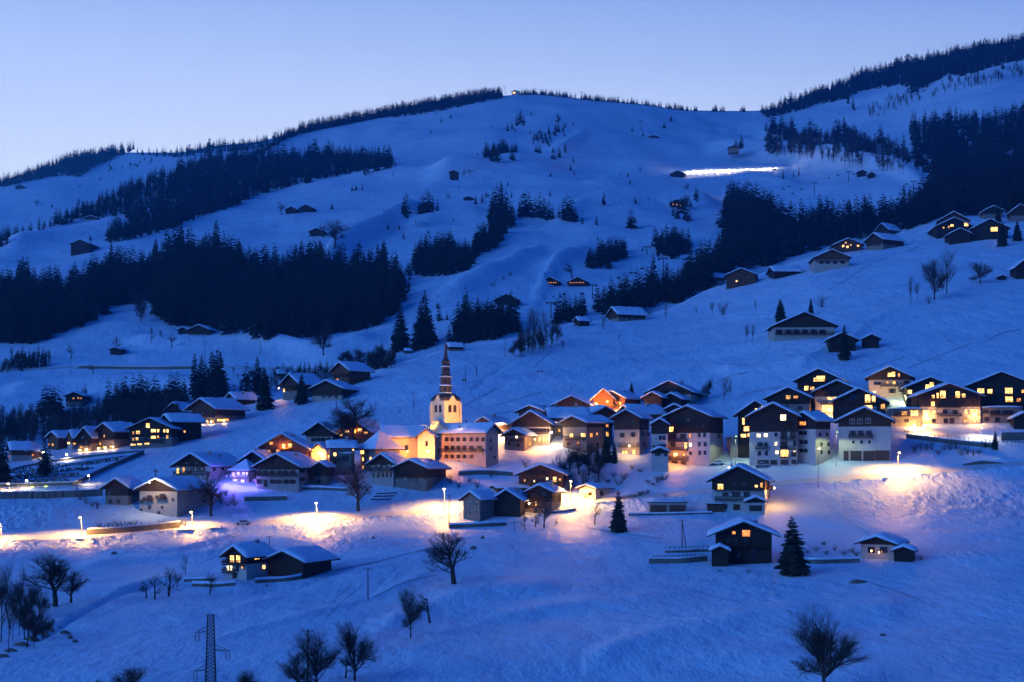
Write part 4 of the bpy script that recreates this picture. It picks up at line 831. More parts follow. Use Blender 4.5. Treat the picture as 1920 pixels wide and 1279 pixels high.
Z5 = 'the scattered skyline right of the summit'
for a, b, d in ((975,1010,2.6),(1012,1052,3),(1056,1078,5),(1090,1112,3),(1118,1160,3.2),(1168,1200,4),(1205,1240,5),(1248,1290,3.5),(1296,1306,8),(1338,1358,4),(1388,1396,5)):
    for x in np.arange(a, b, d*.62): CT.append((x+random.uniform(-1.5, 1.5), float(CF(float(x)))+1.5, random.uniform(7, 15), Z5))
Z6 = 'the wood along the right-hand skyline'
wood(Z6, [(1424,212),(1500,190),(1580,158),(1620,142),(1700,122),(1800,98),(1960,70),(1960,112),(1890,118),(1800,146),(1780,140),(1730,168),(1690,160),(1620,170),(1590,185),(1540,196),(1500,208),(1440,222)], 5.2, 4.2, 20, .3)
for x, y, h in [(1600,205,26),(1590,195,24),(1710,175,34),(1718,172,30),(1725,165,26),(1780,150,24),(1880,130,20)]: one(x, y, h, Z6)
Z7 = 'the broken wood below the right-hand skyline'
wood(Z7, [(1436,250),(1460,240),(1500,255),(1520,250),(1560,262),(1580,240),(1625,262),(1650,268),(1700,285),(1745,312),(1740,326),(1700,316),(1640,300),(1600,294),(1540,290),(1480,286),(1440,282)], 9, 7, 30, .4, .62)
Z8 = 'the huge black wood on the right'
wood(Z8, [(1698,245),(1730,235),(1800,228),(1960,215),(1960,410),(1880,398),(1800,408),(1760,420),(1700,428),(1620,446),(1560,462),(1500,478),(1440,500),(1380,508),(1340,520),(1350,480),(1360,455),(1355,420),(1440,415),(1480,432),(1520,420),(1600,418),(1640,414),(1700,400),(1740,372),(1748,345),(1750,318),(1716,275)], 10, 8.5, lambda x, y: 30+22*min(1, (y-220)/160), .35)
for x, y, h in [(1385,385,50),(1370,388,48),(1398,390,52),(1362,400,50),(1410,395,46),(1622,430,66),(1540,430,50),(1560,425,54),(1505,440,44),(1446,395,42)]: one(x, y, h, Z8)
wood(Z8, [(1358,385),(1410,380),(1442,392),(1450,420),(1420,425),(1358,425)], 9, 8, 42)
Z9 = 'the belt of spruces coming down to the crest'
wood(Z9, [(1255,555),(1262,540),(1290,520),(1300,500),(1345,500),(1345,525),(1330,538),(1290,560),(1258,574)], 9, 7.5, 52, .3)
wood(Z9, [(1105,588),(1160,560),(1200,556),(1245,545),(1248,568),(1185,588),(1160,592),(1110,594)], 10, 8, 50, .3)
for x, y, h in [(1225,560,85),(1170,575,55),(1122,585,48),(1250,560,70),(1310,530,60),(1135,590,55)]: one(x, y, h, Z9)
wood(Z9, [(1035,608),(1060,590),(1095,582),(1100,598),(1070,606)], 8, 6, 38, .3)
wood(Z9, [(852,640),(862,612),(890,596),(965,596),(972,622),(930,636),(880,645)], 9, 7.5, 50, .25)
wood(Z9, [(1025,300),(1026,300)], 9, 9, 1)
Z10 = 'the spruce grove in the middle of the slope'
wood(Z10, [(1098,496),(1120,482),(1172,470),(1176,480),(1140,505),(1112,508)], 8, 6.5, 34, .25)
Z11 = 'the dense grove right of the middle grove'
wood(Z11, [(1226,460),(1290,455),(1292,474),(1262,486),(1228,480)], 8, 6, 38, .25)
Z12 = 'the rounded wood below the spruce strip'
wood(Z12, [(772,490),(800,470),(880,468),(893,480),(890,500),(862,516),(800,522),(776,512)], 8.5, 7, 36, .25)
wood(Z12, [(880,470),(900,450),(935,430),(950,440),(925,470),(890,480)], 8, 6, 34, .3)
wood(Z12, [(918,415),(955,410),(965,425),(945,435),(925,428)], 8, 6, 44, .3)
Z13 = 'the spruce clumps in a row across the mid slope'
for x, y, h in [(762,404,44),(757,400,34),(793,402,40),(802,398,44),(812,400,36),(820,398,28),(786,400,28),(932,400,60),(940,402,66),(925,398,48),(948,408,56),(958,412,40),(982,405,50),(990,402,46),(1005,405,42),(1012,408,52),(1020,410,46),(1028,412,40),(1000,408,38),(1036,410,28),(1056,412,42),(1064,414,54),(1072,415,48),(1078,416,30),(1092,420,18),(1118,422,20),(1048,408,24),(892,383,20),(904,380,18),(974,408,36)]: one(x, y, h, Z13)
Z14 = 'the lone spruces dotted over the open slope'
for x, y, h in [(1132,383,25),(1191,382,16),(1183,428,38),(1305,374,24),(1468,336,22),(1498,330,20),(1488,332,12),(1603,302,8),(827,311,12),(828,317,10),(840,302,6),(622,393,14),(660,358,11),(668,357,11),(679,357,15),(728,320,14),(742,317,16),(757,326,10),(738,330,8),(748,326,10),(1390,277,28),(1402,275,20),(1380,275,16),(1440,282,24),(1410,275,14),(960,243,22),(976,232,30),(970,236,24),(982,236,22),(952,246,20),(966,246,10),(996,216,8),(1045,219,8),(845,222,10),(799,215,8),(818,214,8),(895,292,8),(950,300,1) if 0 else (890,296,6),(1060,285,20),(1048,296,22),(1040,300,16),(1035,298,12),(1012,288,18),(1006,286,14),(1000,270,12),(1018,268,14),(1058,256,14),(1270,410,30),(1262,405,26),(1285,412,34),(1290,415,30),(1278,400,34),(188,338,9),(208,318,9),(215,318,8),(230,316,9),(55,340,7),(150,352,7),(245,318,8),(205,322,8),(823,602,34),(20,500,1) if 0 else (838,600,16)]: one(x, y, h, Z14)
wood(Z14, [(905,300),(912,286),(950,282),(972,290),(972,302),(910,304)], 7, 5, 28, .25)
wood(Z14, [(990,252),(1030,246),(1060,244),(1040,262),(1030,280),(1015,270),(1000,260)], 8, 6, 15, .4, .8)
Z15 = 'the spruces in the valley behind the church'
for x, y, h in [(750,655,86),(742,660,50),(757,652,60),(797,650,108),(788,652,90),(781,655,60),(806,648,70),(700,690,40),(706,692,48),(716,688,52),(722,690,34),(690,690,30),(730,684,30),(812,640,36),(842,640,34),(860,636,44)]: one(x, y, h, Z15)
Z16 = 'the spruces standing between the valley road and the left hamlet'
wood(Z16, [(192,772),(240,762),(320,756),(352,750),(352,764),(280,772),(200,780)], 9, 7, 52, .3)
for x, y, h in [(205,762,56),(235,758,62),(250,756,58),(262,755,60),(365,748,86),(378,745,82),(398,742,86),(408,740,88),(414,742,84),(424,742,50),(386,748,70),(462,735,58),(483,735,68),(328,752,46),(346,750,44),(300,755,36),(316,754,34),(372,752,60),(392,750,60),(404,752,60)]: one(x, y, h, Z16)
for x, y, h in [(85,776,56),(92,778,60),(99,776,54),(106,778,56),(80,778,40),(112,780,36),(160,745,30),(155,748,24),(60,690,22),(82,688,26),(40,690,18),(70,690,20),(95,776,40)]: one(x, y, h, Z16)
Z17 = 'the dark spruces at the left end of the hamlet'
for x, y, h in [(85,892,72),(92,888,60),(76,890,50),(4,905,95),(-8,900,90),(12,900,60)]: one(x, y, h, Z17)
wood('the low dark scrub spruces beside the valley road', [(0,690),(30,672),(85,668),(90,686),(50,695),(0,700)], 9, 6, 20, .4)
wood('the small spruces behind the road in the valley bottom', [(520,702),(600,690),(640,692),(690,690),(680,700),(600,705),(530,708)], 11, 6, 18, .4, .8)
for _ in range(170):
    x, y = random.uniform(700, 1420), random.uniform(225, 600)
    if y > CF(x)+20 and y < CN(x)-15 and noise.noise(Vector((x*.012, y*.02, 9))) > .05 and not (1240 < x < 1480 and 300 < y < 340): one(x, y, random.uniform(6, 14), 'the scattered young spruces of the open slope')
for _ in range(120):
    x, y = random.uniform(0, 500), random.uniform(300, 470)
    if y > CF(x)-40 and noise.noise(Vector((x*.015, y*.02, 19))) > .1: one(x, y, random.uniform(5, 11), 'the scattered young spruces of the open slope')
SOLO = [(1159,998,80,'dark shaggy evergreen standing alone below the tiny lit cottage'),
 (1484,1078,112,'tall full spruce standing alone beside the dark chalet with the orange window'),
 (1583,676,68,'dark spruce in front of the half-hidden chalet on the slope'),(1463,603,44,'spruce just behind the left end of the wide lone farmhouse'),
 (1520,592,34,'slim spruce behind the peak of the wide lone farmhouse'),(1184,738,22,'small spruce rising behind the roofs at the village top'),
 (495,768,82,'big dark spruce left of the glowing-corner chalet'),(566,757,58,'spruce growing in front of the black barn above the village'),
 (1866,843,36,'small sparse pine on the bank by the guardrail'),(1136,866,48,'dark spruce in the gardens left of the garlanded house'),
 (1152,868,40,'shorter dark spruce right beside the garlanded house'),(1120,868,34,'low wide spruce among the bushes in the village gardens'),(1880,462,46,'dark spruce near the right edge above the bare trees'),(1907,452,40,'spruce touching the right edge below the top chalets'),(1872,420,34,'spruce beside the small grey chalet high on the right')]
def Gc(px, py):
    c = float(CF(float(px)))
    return G(px, py)
def plant(mesh2, g, Hm, label, group=None, name='spruce_tree', parts=True):
    o = empty(name, g, random.uniform(0, 6.28)); o.scale = (Hm,)*3; tag(o, label, 'tree', group)
    obj('trunk', mesh2[0], o); obj('crown', mesh2[1], o); return o
for i, (x, y, h, lb) in enumerate(SOLO):
    g = G(x, y); o = plant(HERO[(i+2) % 6], g, h*g.y/F, lb)
    if i == 1: o.scale = (o.scale[0]*1.22, o.scale[1]*1.22, o.scale[2])
CT = [c for c in CT if c[2] > 4]
order = sorted(range(len(CT)), key=lambda i: -CT[i][2]+(0 if -30 < CT[i][0] < 1950 else 999))
NI = 286; ind = set(order[:NI]); NB = 0
SV = []; SF = []; off = 0
for i, (x, y, h, z) in enumerate(CT):
    g = Gc(x, y); Hm = h*g.y/F
    if i in ind:
        plant(MID[i % 6], g, Hm, 'snow-dusted dark spruce in '+z, z.replace('the ', 'spruces of the ', 1) if z.startswith('the ') else z)
    else:
        v, f = LOD[i % 10]; a = random.uniform(0, 6.28); c_, s_ = math.cos(a)*Hm, math.sin(a)*Hm
        wv = random.uniform(.75, 1.25); c_ *= wv; s_ *= wv; SV.append(np.stack([v[:,0]*c_-v[:,1]*s_+g.x, v[:,0]*s_+v[:,1]*c_+g.y, v[:,2]*Hm+g.z], 1)); SF.append(f+off); off += len(v)
SV = np.concatenate(SV); SF = np.concatenate(SF); me = D.meshes.new('spruce_forest'); me.from_pydata(SV.tolist(), [], SF.tolist()); me.materials.append(needle_mat('forest_needles', .63))
tag(obj('spruce_forest', me), 'dark spruce woods covering the far slopes and skyline', 'forest', kind='stuff')
print('CONIFERS', len(CT), 'faces', len(SF))
# ---------------------------------------------------------------- bare trees
def bare(seed, kind):
    """unit-height leafless tree -> trunk MB, crown MB"""
    rn = random.Random(seed); T = MB(); C = MB()
    def grow(p, d, ln, r, lev, mx, spread, up, nseg, kids, thin=.62):
        pts = [p.copy()]; q = p.copy(); dd = d.copy(); seg = ln/nseg
        for k in range(nseg):
            j = Vector((rn.uniform(-1,1), rn.uniform(-1,1), rn.uniform(-.6,.8)))*(.22 if lev else .10)
            dd = (dd+j+Vector((0,0,up*(.12 if lev else .2)))).normalized(); q = q+dd*seg; pts.append(q.copy())
        B = T if lev == 0 or (lev == 1 and r > .008) else C
        for k in range(nseg):
            ra = r*(1-thin*k/nseg); rb = r*(1-thin*(k+1)/nseg); B.bar(pts[k], pts[k+1], ra, rb, 5 if lev == 0 else (4 if lev == 1 else 3))
        if lev >= mx: return
        n = kids[min(lev, len(kids)-1)]
        for k in range(n):
            t = rn.uniform(.18 if lev else TS, 1.0); t = min(t, .999); i = int(t*nseg); b = pts[i].lerp(pts[i+1], t*nseg-i)
            dl = (pts[i+1]-pts[i]).normalized(); ax = dl.cross(Vector((rn.uniform(-1,1), rn.uniform(-1,1), rn.uniform(-1,1)))).normalized()
            nd = (Matrix.Rotation(spread*rn.uniform(.55, 1.35), 3, ax) @ dl); nd.z += up*.25; nd.normalize()
            l2 = ln*rn.uniform(.38, .66)*(1.15-.45*t if lev else 1.1-.5*max(0, t-.3)); grow(b, nd, l2, r*(1-thin*t)*(rn.uniform(.42, .62) if lev < 2 else rn.uniform(.62, .82)), lev+1, mx, spread, up, max(2, nseg-1), kids)
    TS = .3
    if kind == 'spread': grow(Vector((0,0,-.03)), Vector((0,0,1)), .66, .030, 0, 4, .85, .5, 5, (15,9,7,6))
    elif kind == 'fan':
        TS = .2
        T.bar((0,0,-.05), (0,0,.20), .028, .022, 6); T.bar((0,0,.2), (.01,0,.62), .020, .008, 5)
        for k in range(22):
            az = 2.4*k+rn.uniform(-.4,.4); el = -.5+1.95*((k*.618) % 1.0); tg = Vector((math.cos(az)*math.cos(el)*.36, math.sin(az)*math.cos(el)*.36, .54+.44*math.sin(el)))
            st = Vector((0,0,min(rn.uniform(.12,.5), tg.z-.04))); d = tg-st; grow(st, (d.normalized()+Vector((0,0,-.22))).normalized(), d.length*1.02, .010, 1, 4, .62, .32, 4, (6,10,8,5))
    elif kind == 'pole':
        TS = .25; grow(Vector((0,0,-.03)), Vector((0,0,1)), .95, .016, 0, 3, .55, .6, 6, (22,6,4))
    elif kind == 'small': grow(Vector((0,0,-.05)), Vector((rn.uniform(-.2,.2),0,1)), .60, .032, 0, 3, 1.0, .1, 4, (10,7,5))
    elif kind == 'bush':
        for k in range(16):
            a = rn.uniform(0, 6.28); s = rn.uniform(.2, 1.1); b = Vector((rn.uniform(-.12,.12), rn.uniform(-.12,.12), -.05)); grow(b, Vector((math.cos(a)*s, math.sin(a)*s, 1)).normalized(), rn.uniform(.55, 1.0), .012, 1, 3, .6, .3, 3, (5,5,4))
    return T, C
BT = {}
for kd, n in (('spread',3),('fan',4),('pole',3),('small',4),('bush',4)):
    BT[kd] = []
    for k in range(n):
        T, C = bare(500+k*7+len(kd)*31, kd)
        zs = max(v[2] for v in C.v); 
        for m_ in (T, C): m_.v = [(a/zs, b/zs, c/zs) for a, b, c in m_.v]
        BT[kd].append((T.mesh('bare_trunk', M['bark']) if T.f else None, C.mesh('bare_twigs', M['twig']), sorted(abs(v[0]) for v in C.v)[int(len(C.v)*.985)]*2))
BI = 0
def btree(kd, px, py, h, wd, label, cat='tree', group=None, name=None, twig=None):
    global BI; BI += 1; g = G(px, py); Hm = h*g.y/F; v = BT[kd][BI % len(BT[kd])]
    o = empty(name or ('bush' if kd == 'bush' else 'bare_tree'), g, random.uniform(0, 6.28)); k = (wd*g.y/F)/(v[2]*Hm) if wd else 1
    o.scale = (Hm*k*1.05, Hm*k*1.05, Hm); tag(o, label, cat, group)
    if v[0]: obj('trunk' if kd != 'bush' else 'stem', v[0], o)
    obj('crown' if kd != 'bush' else 'twigs', v[1], o); return o
for a in [('spread',104,1137,112,98,'broad gnarled bare tree near the left edge, darkest of the lower field'),
 ('spread',133,1130,64,66,'shorter bare tree leaning right beside the gnarled one at lower left'),
 ('fan',593,1296,130,92,'rounded bare tree at the bottom edge, left of the tallest fan-shaped one'),
 ('fan',560,1305,92,66,'smaller bare tree at the bottom edge beside the thin pole'),
 ('fan',665,1276,128,80,'tall fan-shaped bare tree at the bottom, below the field pole'),
 ('small',648,1272,52,50,'dense low bare tree tucked between the two large bottom ones'),
 ('fan',770,1196,108,54,'upright many-stemmed bare tree on the field bank'),
 ('small',806,1168,62,48,'dark slanting bare tree right of the many-stemmed one'),
 ('spread',852,1095,106,92,'wide bare tree on the field edge below the roadside group of houses'),
 ('fan',1545,1306,184,128,'large round bare tree cut off by the bottom edge at lower right'),
 ('fan',243,1308,66,74,'bare treetop poking above the bottom edge at lower left'),
 ('fan',186,1306,34,40,'lowest bare treetop at the bottom edge, left corner'),
 ('fan',468,1306,56,56,'bare treetop at the bottom edge right of the pylon'),
 ('small',290,1124,52,46,'dark orchard tree lowest in the clump on the left field'),
 ('small',316,1118,60,44,'taller orchard tree in the clump on the left field'),
 ('small',275,1122,36,30,'stubby orchard tree at the left end of the clump'),
 ('small',332,1102,34,22,'slim orchard tree right of the clump on the left field'),
 ('small',348,1076,38,22,'thin twisted tree uphill of the orchard clump'),
 ('small',393,1114,44,28,'pruned tree in front of the half-timbered chalet'),
 ('spread',672,958,98,84,'big pollarded bare tree in the snowy garden below the village'),
 ('spread',662,832,92,72,'great bare tree with amber-tinted crown near the church'),
 ('spread',645,836,78,60,'left twin of the great bare tree near the church'),
 ('spread',396,968,88,74,'bare tree between the lower road and the violet house'),
 ('small',1115,984,48,26,'crooked little fruit tree below the lamp-lit lane'),
 ('small',1020,990,56,38,'fruit tree against the balconied roadside house'),
 ('small',985,995,36,26,'small fruit tree below the black roadside barn'),
 ('small',1003,988,30,22,'low fruit tree beside the balconied roadside house'),
 ('small',1042,988,20,10,'tiny stump-like tree in the snow below the roadside houses'),
 ('fan',1327,748,42,24,'rosy-lit bare tree right of the big barn chalet'),
 ('pole',1357,752,54,24,'taller rosy-lit bare tree right of the big barn chalet'),
 ('pole',1367,752,50,16,'slender third tree of the rosy-lit group'),
 ('fan',1752,562,84,48,'large bare tree of the clump high on the right slope'),
 ('pole',1775,550,98,42,'tallest bare tree of the clump high on the right slope'),
 ('pole',1708,573,62,26,'bare tree left of the clump high on the right slope'),
 ('fan',1838,532,46,46,'round bare tree alone near the right edge of the slope'),
 ('bush',1742,570,20,16,'bush at the foot of the bare clump on the right slope'),
 ('bush',1542,576,30,34,'rounded bush behind the wide lone farmhouse'),
 ('pole',1399,642,40,14,'left of two small bare trees left of the wide farmhouse'),
 ('pole',1410,640,38,14,'right of two small bare trees left of the wide farmhouse'),
 ('pole',1416,587,30,14,'small bare tree alone on the pale slope'),
 ('pole',1336,590,28,12,'thin bare sapling left of the dark shrub on the slope'),
 ('bush',1356,590,32,24,'dark shrub on a bare patch of the slope'),
 ('pole',1247,606,44,12,'thin tree at the foot of the spruce belt'),
 ('pole',1306,590,16,6,'tiny sapling on the slope'),
 ('pole',1160,640,18,6,'tiny sapling below the long chalet on the crest'),
 ('small',1130,616,26,24,'round bare tree left of the long chalet on the crest'),
 ('pole',1056,656,22,10,'sapling on the crest slope right of the bare grove'),
 ('bush',1219,592,14,12,'round bush right of the long chalet on the crest'),
 ('small',527,402,28,24,'round bare tree left of the twin meadow huts'),
 ('spread',628,462,54,50,'large round bare tree above the great dark wood'),
 ('small',606,446,30,26,'bare tree crown behind the hut above the great wood'),
 ('small',1073,522,32,28,'round bare tree above the lighted twin huts'),
 ('fan',606,664,62,44,'bare tree standing below the lower edge of the great wood'),
 ('small',1290,363,20,28,'rounded bare tree below the lit piste'),
 ('small',220,656,28,24,'lone tree above the valley field hut'),
 ('small',134,672,28,20,'round bare tree above the left end of the valley road'),
 ('small',322,652,34,22,'bent bare tree below the lone snow-backed farmhouse'),
 ('small',283,641,30,22,'round bare tree left of the lone snow-backed farmhouse'),
 ('pole',302,637,22,9,'thin tree between the round bare tree and the lone farmhouse'),
 ('small',175,700,18,24,'bush-like tree hanging below the valley road wall'),
 ('fan',1285,395,34,22,'bare tree left of the chalet hidden by spruces'),
 ('small',1216,378,10,8,'tiny round tree on the mid slope'),
 ('fan',1047,232,16,12,'round bare tree high on the open slope'),
 ('small',68,386,16,16,'round bare tree on the far left snowfield'),
 ('pole',1720,560,34,14,'slender sapling between the clump trees on the right slope'),
 ]: btree(*a)
for x, y, h, w in [(975,668,46,26),(990,660,90,26),(1003,652,86,26),(1012,655,70,22),(1024,650,78,26),(1035,645,56,22),(1046,640,40,18),(962,668,28,18),(983,664,60,18)]:
    btree('pole' if h > 50 else 'fan', x, y, h, w, 'slender dark bare tree in the grove on the crest left of the spruces', group='bare trees of the crest grove')
for x, y, h, w in [(30,1160,80,44),(74,1160,70,40),(-4,1160,90,40),(50,1215,120,50),(16,1225,130,50),(80,1200,60,40),(12,1150,112,34),(36,1192,150,40),(58,1172,92,30),(2,1205,160,40),(24,1200,120,34),(46,1200,90,40),(-12,1180,150,40),(64,1215,70,30)]:
    btree('pole' if h > 100 else 'fan', x, y, h, w, 'tall thin bare tree in the thicket along the lower left edge', group='bare trees of the lower left thicket')
for i in range(46):
    x = random.uniform(-10, 330); y = 838-.10*x+random.uniform(-30, 4)-(20 if x > 200 else 0)
    btree(random.choice(['pole','fan']), x, y-12, random.uniform(22, 44), random.uniform(10, 20), 'hazy bare tree in the thicket behind the left hamlet', group='bare trees behind the left hamlet')
for i in range(14): btree(random.choice(['pole','fan']), random.uniform(430,620), random.uniform(704,722), random.uniform(14,28), random.uniform(12,20), 'bare tree in the valley bottom behind the spruce pair', group='bare trees in the valley bottom')
for i in range(12): btree(random.choice(['fan','small']), random.uniform(640,740), random.uniform(676,690), random.uniform(20,38), random.uniform(16,26), 'bare tree among the spruces behind the crest slope', group='bare trees behind the crest slope')
for i in range(16): btree('fan', random.uniform(1440,1640), random.uniform(262,290), random.uniform(18,30), random.uniform(14,22), 'bare tree mixed into the broken wood below the right skyline', group='bare trees of the broken wood')
for x, y in [(930,528),(944,524),(957,518),(924,536),(867,597),(880,590),(640,325),(660,318),(905,290),(918,296),(1000,262),(870,300),(858,303),(1060,240),(1075,236),(840,372)]: btree('bush', x, y, random.uniform(7,14), random.uniform(10,16), 'small dark bush scattered over the open slope', 'bush', group='bushes on the open slope')
for x, y, h, w in [(1052,905,40,34),(1068,895,60,40),(1085,890,64,44),(1104,892,66,44),(1122,900,60,40),(1095,915,50,44),(1070,920,44,36),(1120,912,44,34),(1048,885,50,36)]:
    btree('bush' if h < 60 else 'fan', x, y, h, w, 'dense brown thicket bush in the gully behind the street lamp', 'bush', group='gully thicket bushes')
for x in np.arange(186, 350, 8.5):
    btree('bush', x, 992-(x-186)*.03+random.uniform(-3,2), random.uniform(12,20), random.uniform(12,18), 'snow-dusted bush in the hedge above the lower road wall', 'bush', group='bushes above the lower road wall')
for x, y in [(140,930),(150,938),(162,945),(172,950),(182,955),(415,945),(428,950),(438,940),(424,930),(410,935),(440,948),(845,905),(860,915),(880,905),(895,915),(920,895),(985,876)]:
    btree('bush', x, y, random.uniform(13,24), random.uniform(16,24), 'bare garden bush between the lower village walls', 'bush', group='garden bushes of the lower village')
for x, y in [(1140,905),(1160,910),(1150,895),(1185,880),(1200,885),(1170,900),(1215,925),(1200,930),(1180,934),(1245,900),(1232,905)]:
    btree('bush', x, y, random.uniform(9,18), random.uniform(18,28), 'low dark scrub on the bank below the apartment blocks', 'bush', group='scrub on the apartment bank')
for x in np.arange(1715, 1850, 11): btree('bush', x, 845+random.uniform(-6,10), random.uniform(14,24), random.uniform(16,26), 'brown scrub bush on the bank under the guardrail', 'bush', group='scrub under the guardrail')
for x, y in [(1500,1030),(1515,1038),(1530,1034),(1550,1040),(1565,1032),(1582,1040),(1598,1036),(1606,1044),(1690,1046),(1712,1048),(1728,1050),(1545,1022)]: btree('bush', x, y, random.uniform(8,15), random.uniform(14,24), 'dark bush in the row between the dark chalet and the white cottage', 'bush', group='bushes between chalet and cottage')
for x, y in [(1238,900),(1226,910),(1205,927),(1190,932),(1215,905),(1170,936),(1248,932)]: btree('bush', x, y, random.uniform(6,10), random.uniform(20,30), 'low dark brush pile on the snow right of the tiny lit cottage', 'bush', group='brush piles right of the cottage')
for x, y in [(500,1100),(1350,1072),(1404,1075),(1466,1080),(100,1168),(112,1178),(128,1192),(88,1180),(60,1196),(40,1208),(20,1222)]: btree('bush', x, y, random.uniform(6,12), random.uniform(12,20), 'dark tuft of scrub poking out of the lower field snow', 'bush', group='scrub tufts on the lower field')

def bare_wood(zones, label):
    V = []; Fc = []; off = 0; src = []
    for k in range(4):
        rn = random.Random(900+k); m_ = MB(); m_.bar((0,0,-.1),(0,0,.95),.016,.003,3)
        for q in range(46):
            z = rn.uniform(.15,.93); a = rn.uniform(0,6.28); l = (1-z)*.30+.10; b = Vector((0,0,z)); e = b+Vector((math.cos(a)*l*.6, math.sin(a)*l*.6, l*rn.uniform(.5,1.1))); m_.bar(b, e, .006, .002, 3)
            for w in range(3): c = b.lerp(e, rn.uniform(.3,.9)); m_.bar(c, c+Vector((rn.uniform(-.07,.07), rn.uniform(-.07,.07), rn.uniform(.02,.11))), .0035, .0015, 3)
        src.append((np.array([tuple(v) for v in m_.v]), np.array(m_.f)))
    for poly, n, h in zones:
        xs = [p[0] for p in poly]; ys = [p[1] for p in poly]; c = 0
        while c < n:
            x, y = random.uniform(min(xs), max(xs)), random.uniform(min(ys), max(ys))
            if not inside(poly, x, y): continue
            c += 1; g = G(x, y); H_ = h*random.uniform(.6,1.2)*g.y/F; v, f = src[c % 4]; a = random.uniform(0, 6.28); w = H_*random.uniform(.9,1.5)
            V.append(np.stack([(v[:,0]*math.cos(a)-v[:,1]*math.sin(a))*w+g.x, (v[:,0]*math.sin(a)+v[:,1]*math.cos(a))*w+g.y, v[:,2]*H_+g.z], 1)); Fc.append(f+off); off += len(v)
    me = D.meshes.new('bare_woods'); me.from_pydata(np.concatenate(V).tolist(), [], np.concatenate(Fc).tolist()); me.materials.append(M['twig']); tag(obj('bare_woods', me), label, 'woods', kind='stuff')
bare_wood([([(-40,840),(0,800),(60,790),(150,786),(240,770),(330,762),(345,772),(290,800),(180,822),(90,836)], 420, 34), ([(430,738),(470,712),(560,706),(640,700),(640,716),(560,730),(480,745)], 110, 20), ([(636,694),(740,676),(748,690),(700,696)], 60, 24),
 ([(262,610),(240,560),(262,520),(290,520),(290,590)], 40, 34), ([(1440,288),(1440,262),(1560,262),(1640,275),(1700,300),(1700,326)], 200, 24), ([(1600,215),(1690,180),(1780,160),(1900,130),(1960,120),(1960,135),(1800,172),(1700,200),(1640,225)], 160, 14), ([(0,700),(20,672),(90,668),(95,690)], 60, 18), ([(190,790),(330,765),(340,790),(250,800)], 120, 30),([(850,330),(905,312),(905,322),(860,340)],20,8),([(960,660),(1050,640),(1050,650),(975,672)],30,34)],
 'hazy leafless woods in the valley and on the broken slopes')
# ---------------------------------------------------------------- lamps
def bulb_mat(nm, col, st=60): return emis(nm, col, st)
WARM = (1,.46,.10); AMB = (1,.31,.04); COOL = (1,.70,.36); GRN = (.80,1,.40)
BM = {'warm': bulb_mat('lamp_glass_warm', (1,.62,.24)), 'amb': bulb_mat('lamp_glass_amber', (1,.45,.12), 40), 'cool': bulb_mat('lamp_glass_pale', (1,.9,.7)), 'grn': bulb_mat('lamp_glass_greenish', (.62,1,.16), 2.4), 'vio': bulb_mat('lamp_glass_violet', (.35,.22,1), 3.5), 'white': bulb_mat('lamp_glass_white', (1,.97,.9), 5)}
LC = {'warm': WARM, 'amb': AMB, 'cool': COOL, 'grn': GRN, 'vio': (.22,.14,1), 'white': (1,.93,.8)}
def street_lamp(px, ptop, pbase, kind, power, label, arm=1.2, r=.28):
    g = G(px, pbase); s = F/g.y; h = (pbase-ptop)/s
    o = empty('street_lamp', g, 0); tag(o, label, 'street lamp')
    mb = MB(); mb.bar((0,0,-.5), (0,0,h*.5), .09, .07, 8); mb.bar((0,0,h*.5), (0,0,h+.1), .07, .05, 8); mb.bar((0,0,-.1),(0,0,.5),.15,.13,8); mb.build('pole', M['metal'], o)
    mb = MB(); mb.bar((0,0,h), (0,-arm*.5,h+.35), .045, .04, 6); mb.bar((0,-arm*.5,h+.35), (0,-arm,h+.38), .04, .04, 6); mb.build('arm', M['metal'], o)
    mb = MB(); mb.lathe([(.02,h+.48),(.16,h+.46),(.30,h+.36),(.33,h+.27),(.29,h+.27)], 10, (0,-arm)); mb.build('lamp_shade', M['metal'], o, True)
    mb = MB(); mb.lathe([(.01,h+.30),(r*.8,h+.26),(r,h+.14),(r*.8,h-.0),(.01,h-.08)], 10, (0,-arm)); mb.build('lamp_glass', BM[kind], o, True)
    l = D.lights.new('lamp_light', 'SPOT'); l.energy = power*1.1; l.color = LC[kind]; l.shadow_soft_size = .25; l.spot_size = math.radians(162); l.spot_blend = .25   # shaded lantern: light goes down
    lo = link(D.objects.new('lamp_light', l), o); lo.location = (0,-arm,h-.32)
    return o
def wall_lamp(px, py, Y, kind, power, label, r=.2, cat='wall lamp', out=.9, name='wall_lamp', size=.2):
    p = P(px, py, Y); o = empty(name, p, 0); tag(o, label, cat)
    mb = MB(); mb.bar((0,0,.25), (0,out,.35), .035, .035, 6); mb.lathe([(.02,.42),(.15,.36),(.22,.22),(.2,.2)], 8); mb.build('bracket', M['steel'], o)
    mb = MB(); mb.lathe([(.01,.2),(r*.9,.12),(r,0),(r*.7,-.14),(.01,-.2)], 8); mb.build('lamp_glass', BM[kind], o, True)
    l = D.lights.new('lamp_light', 'POINT'); l.energy = power; l.color = LC[kind]; l.shadow_soft_size = size
    lo = link(D.objects.new('lamp_light', l), o); lo.location = (0,0,-r-.4); return o
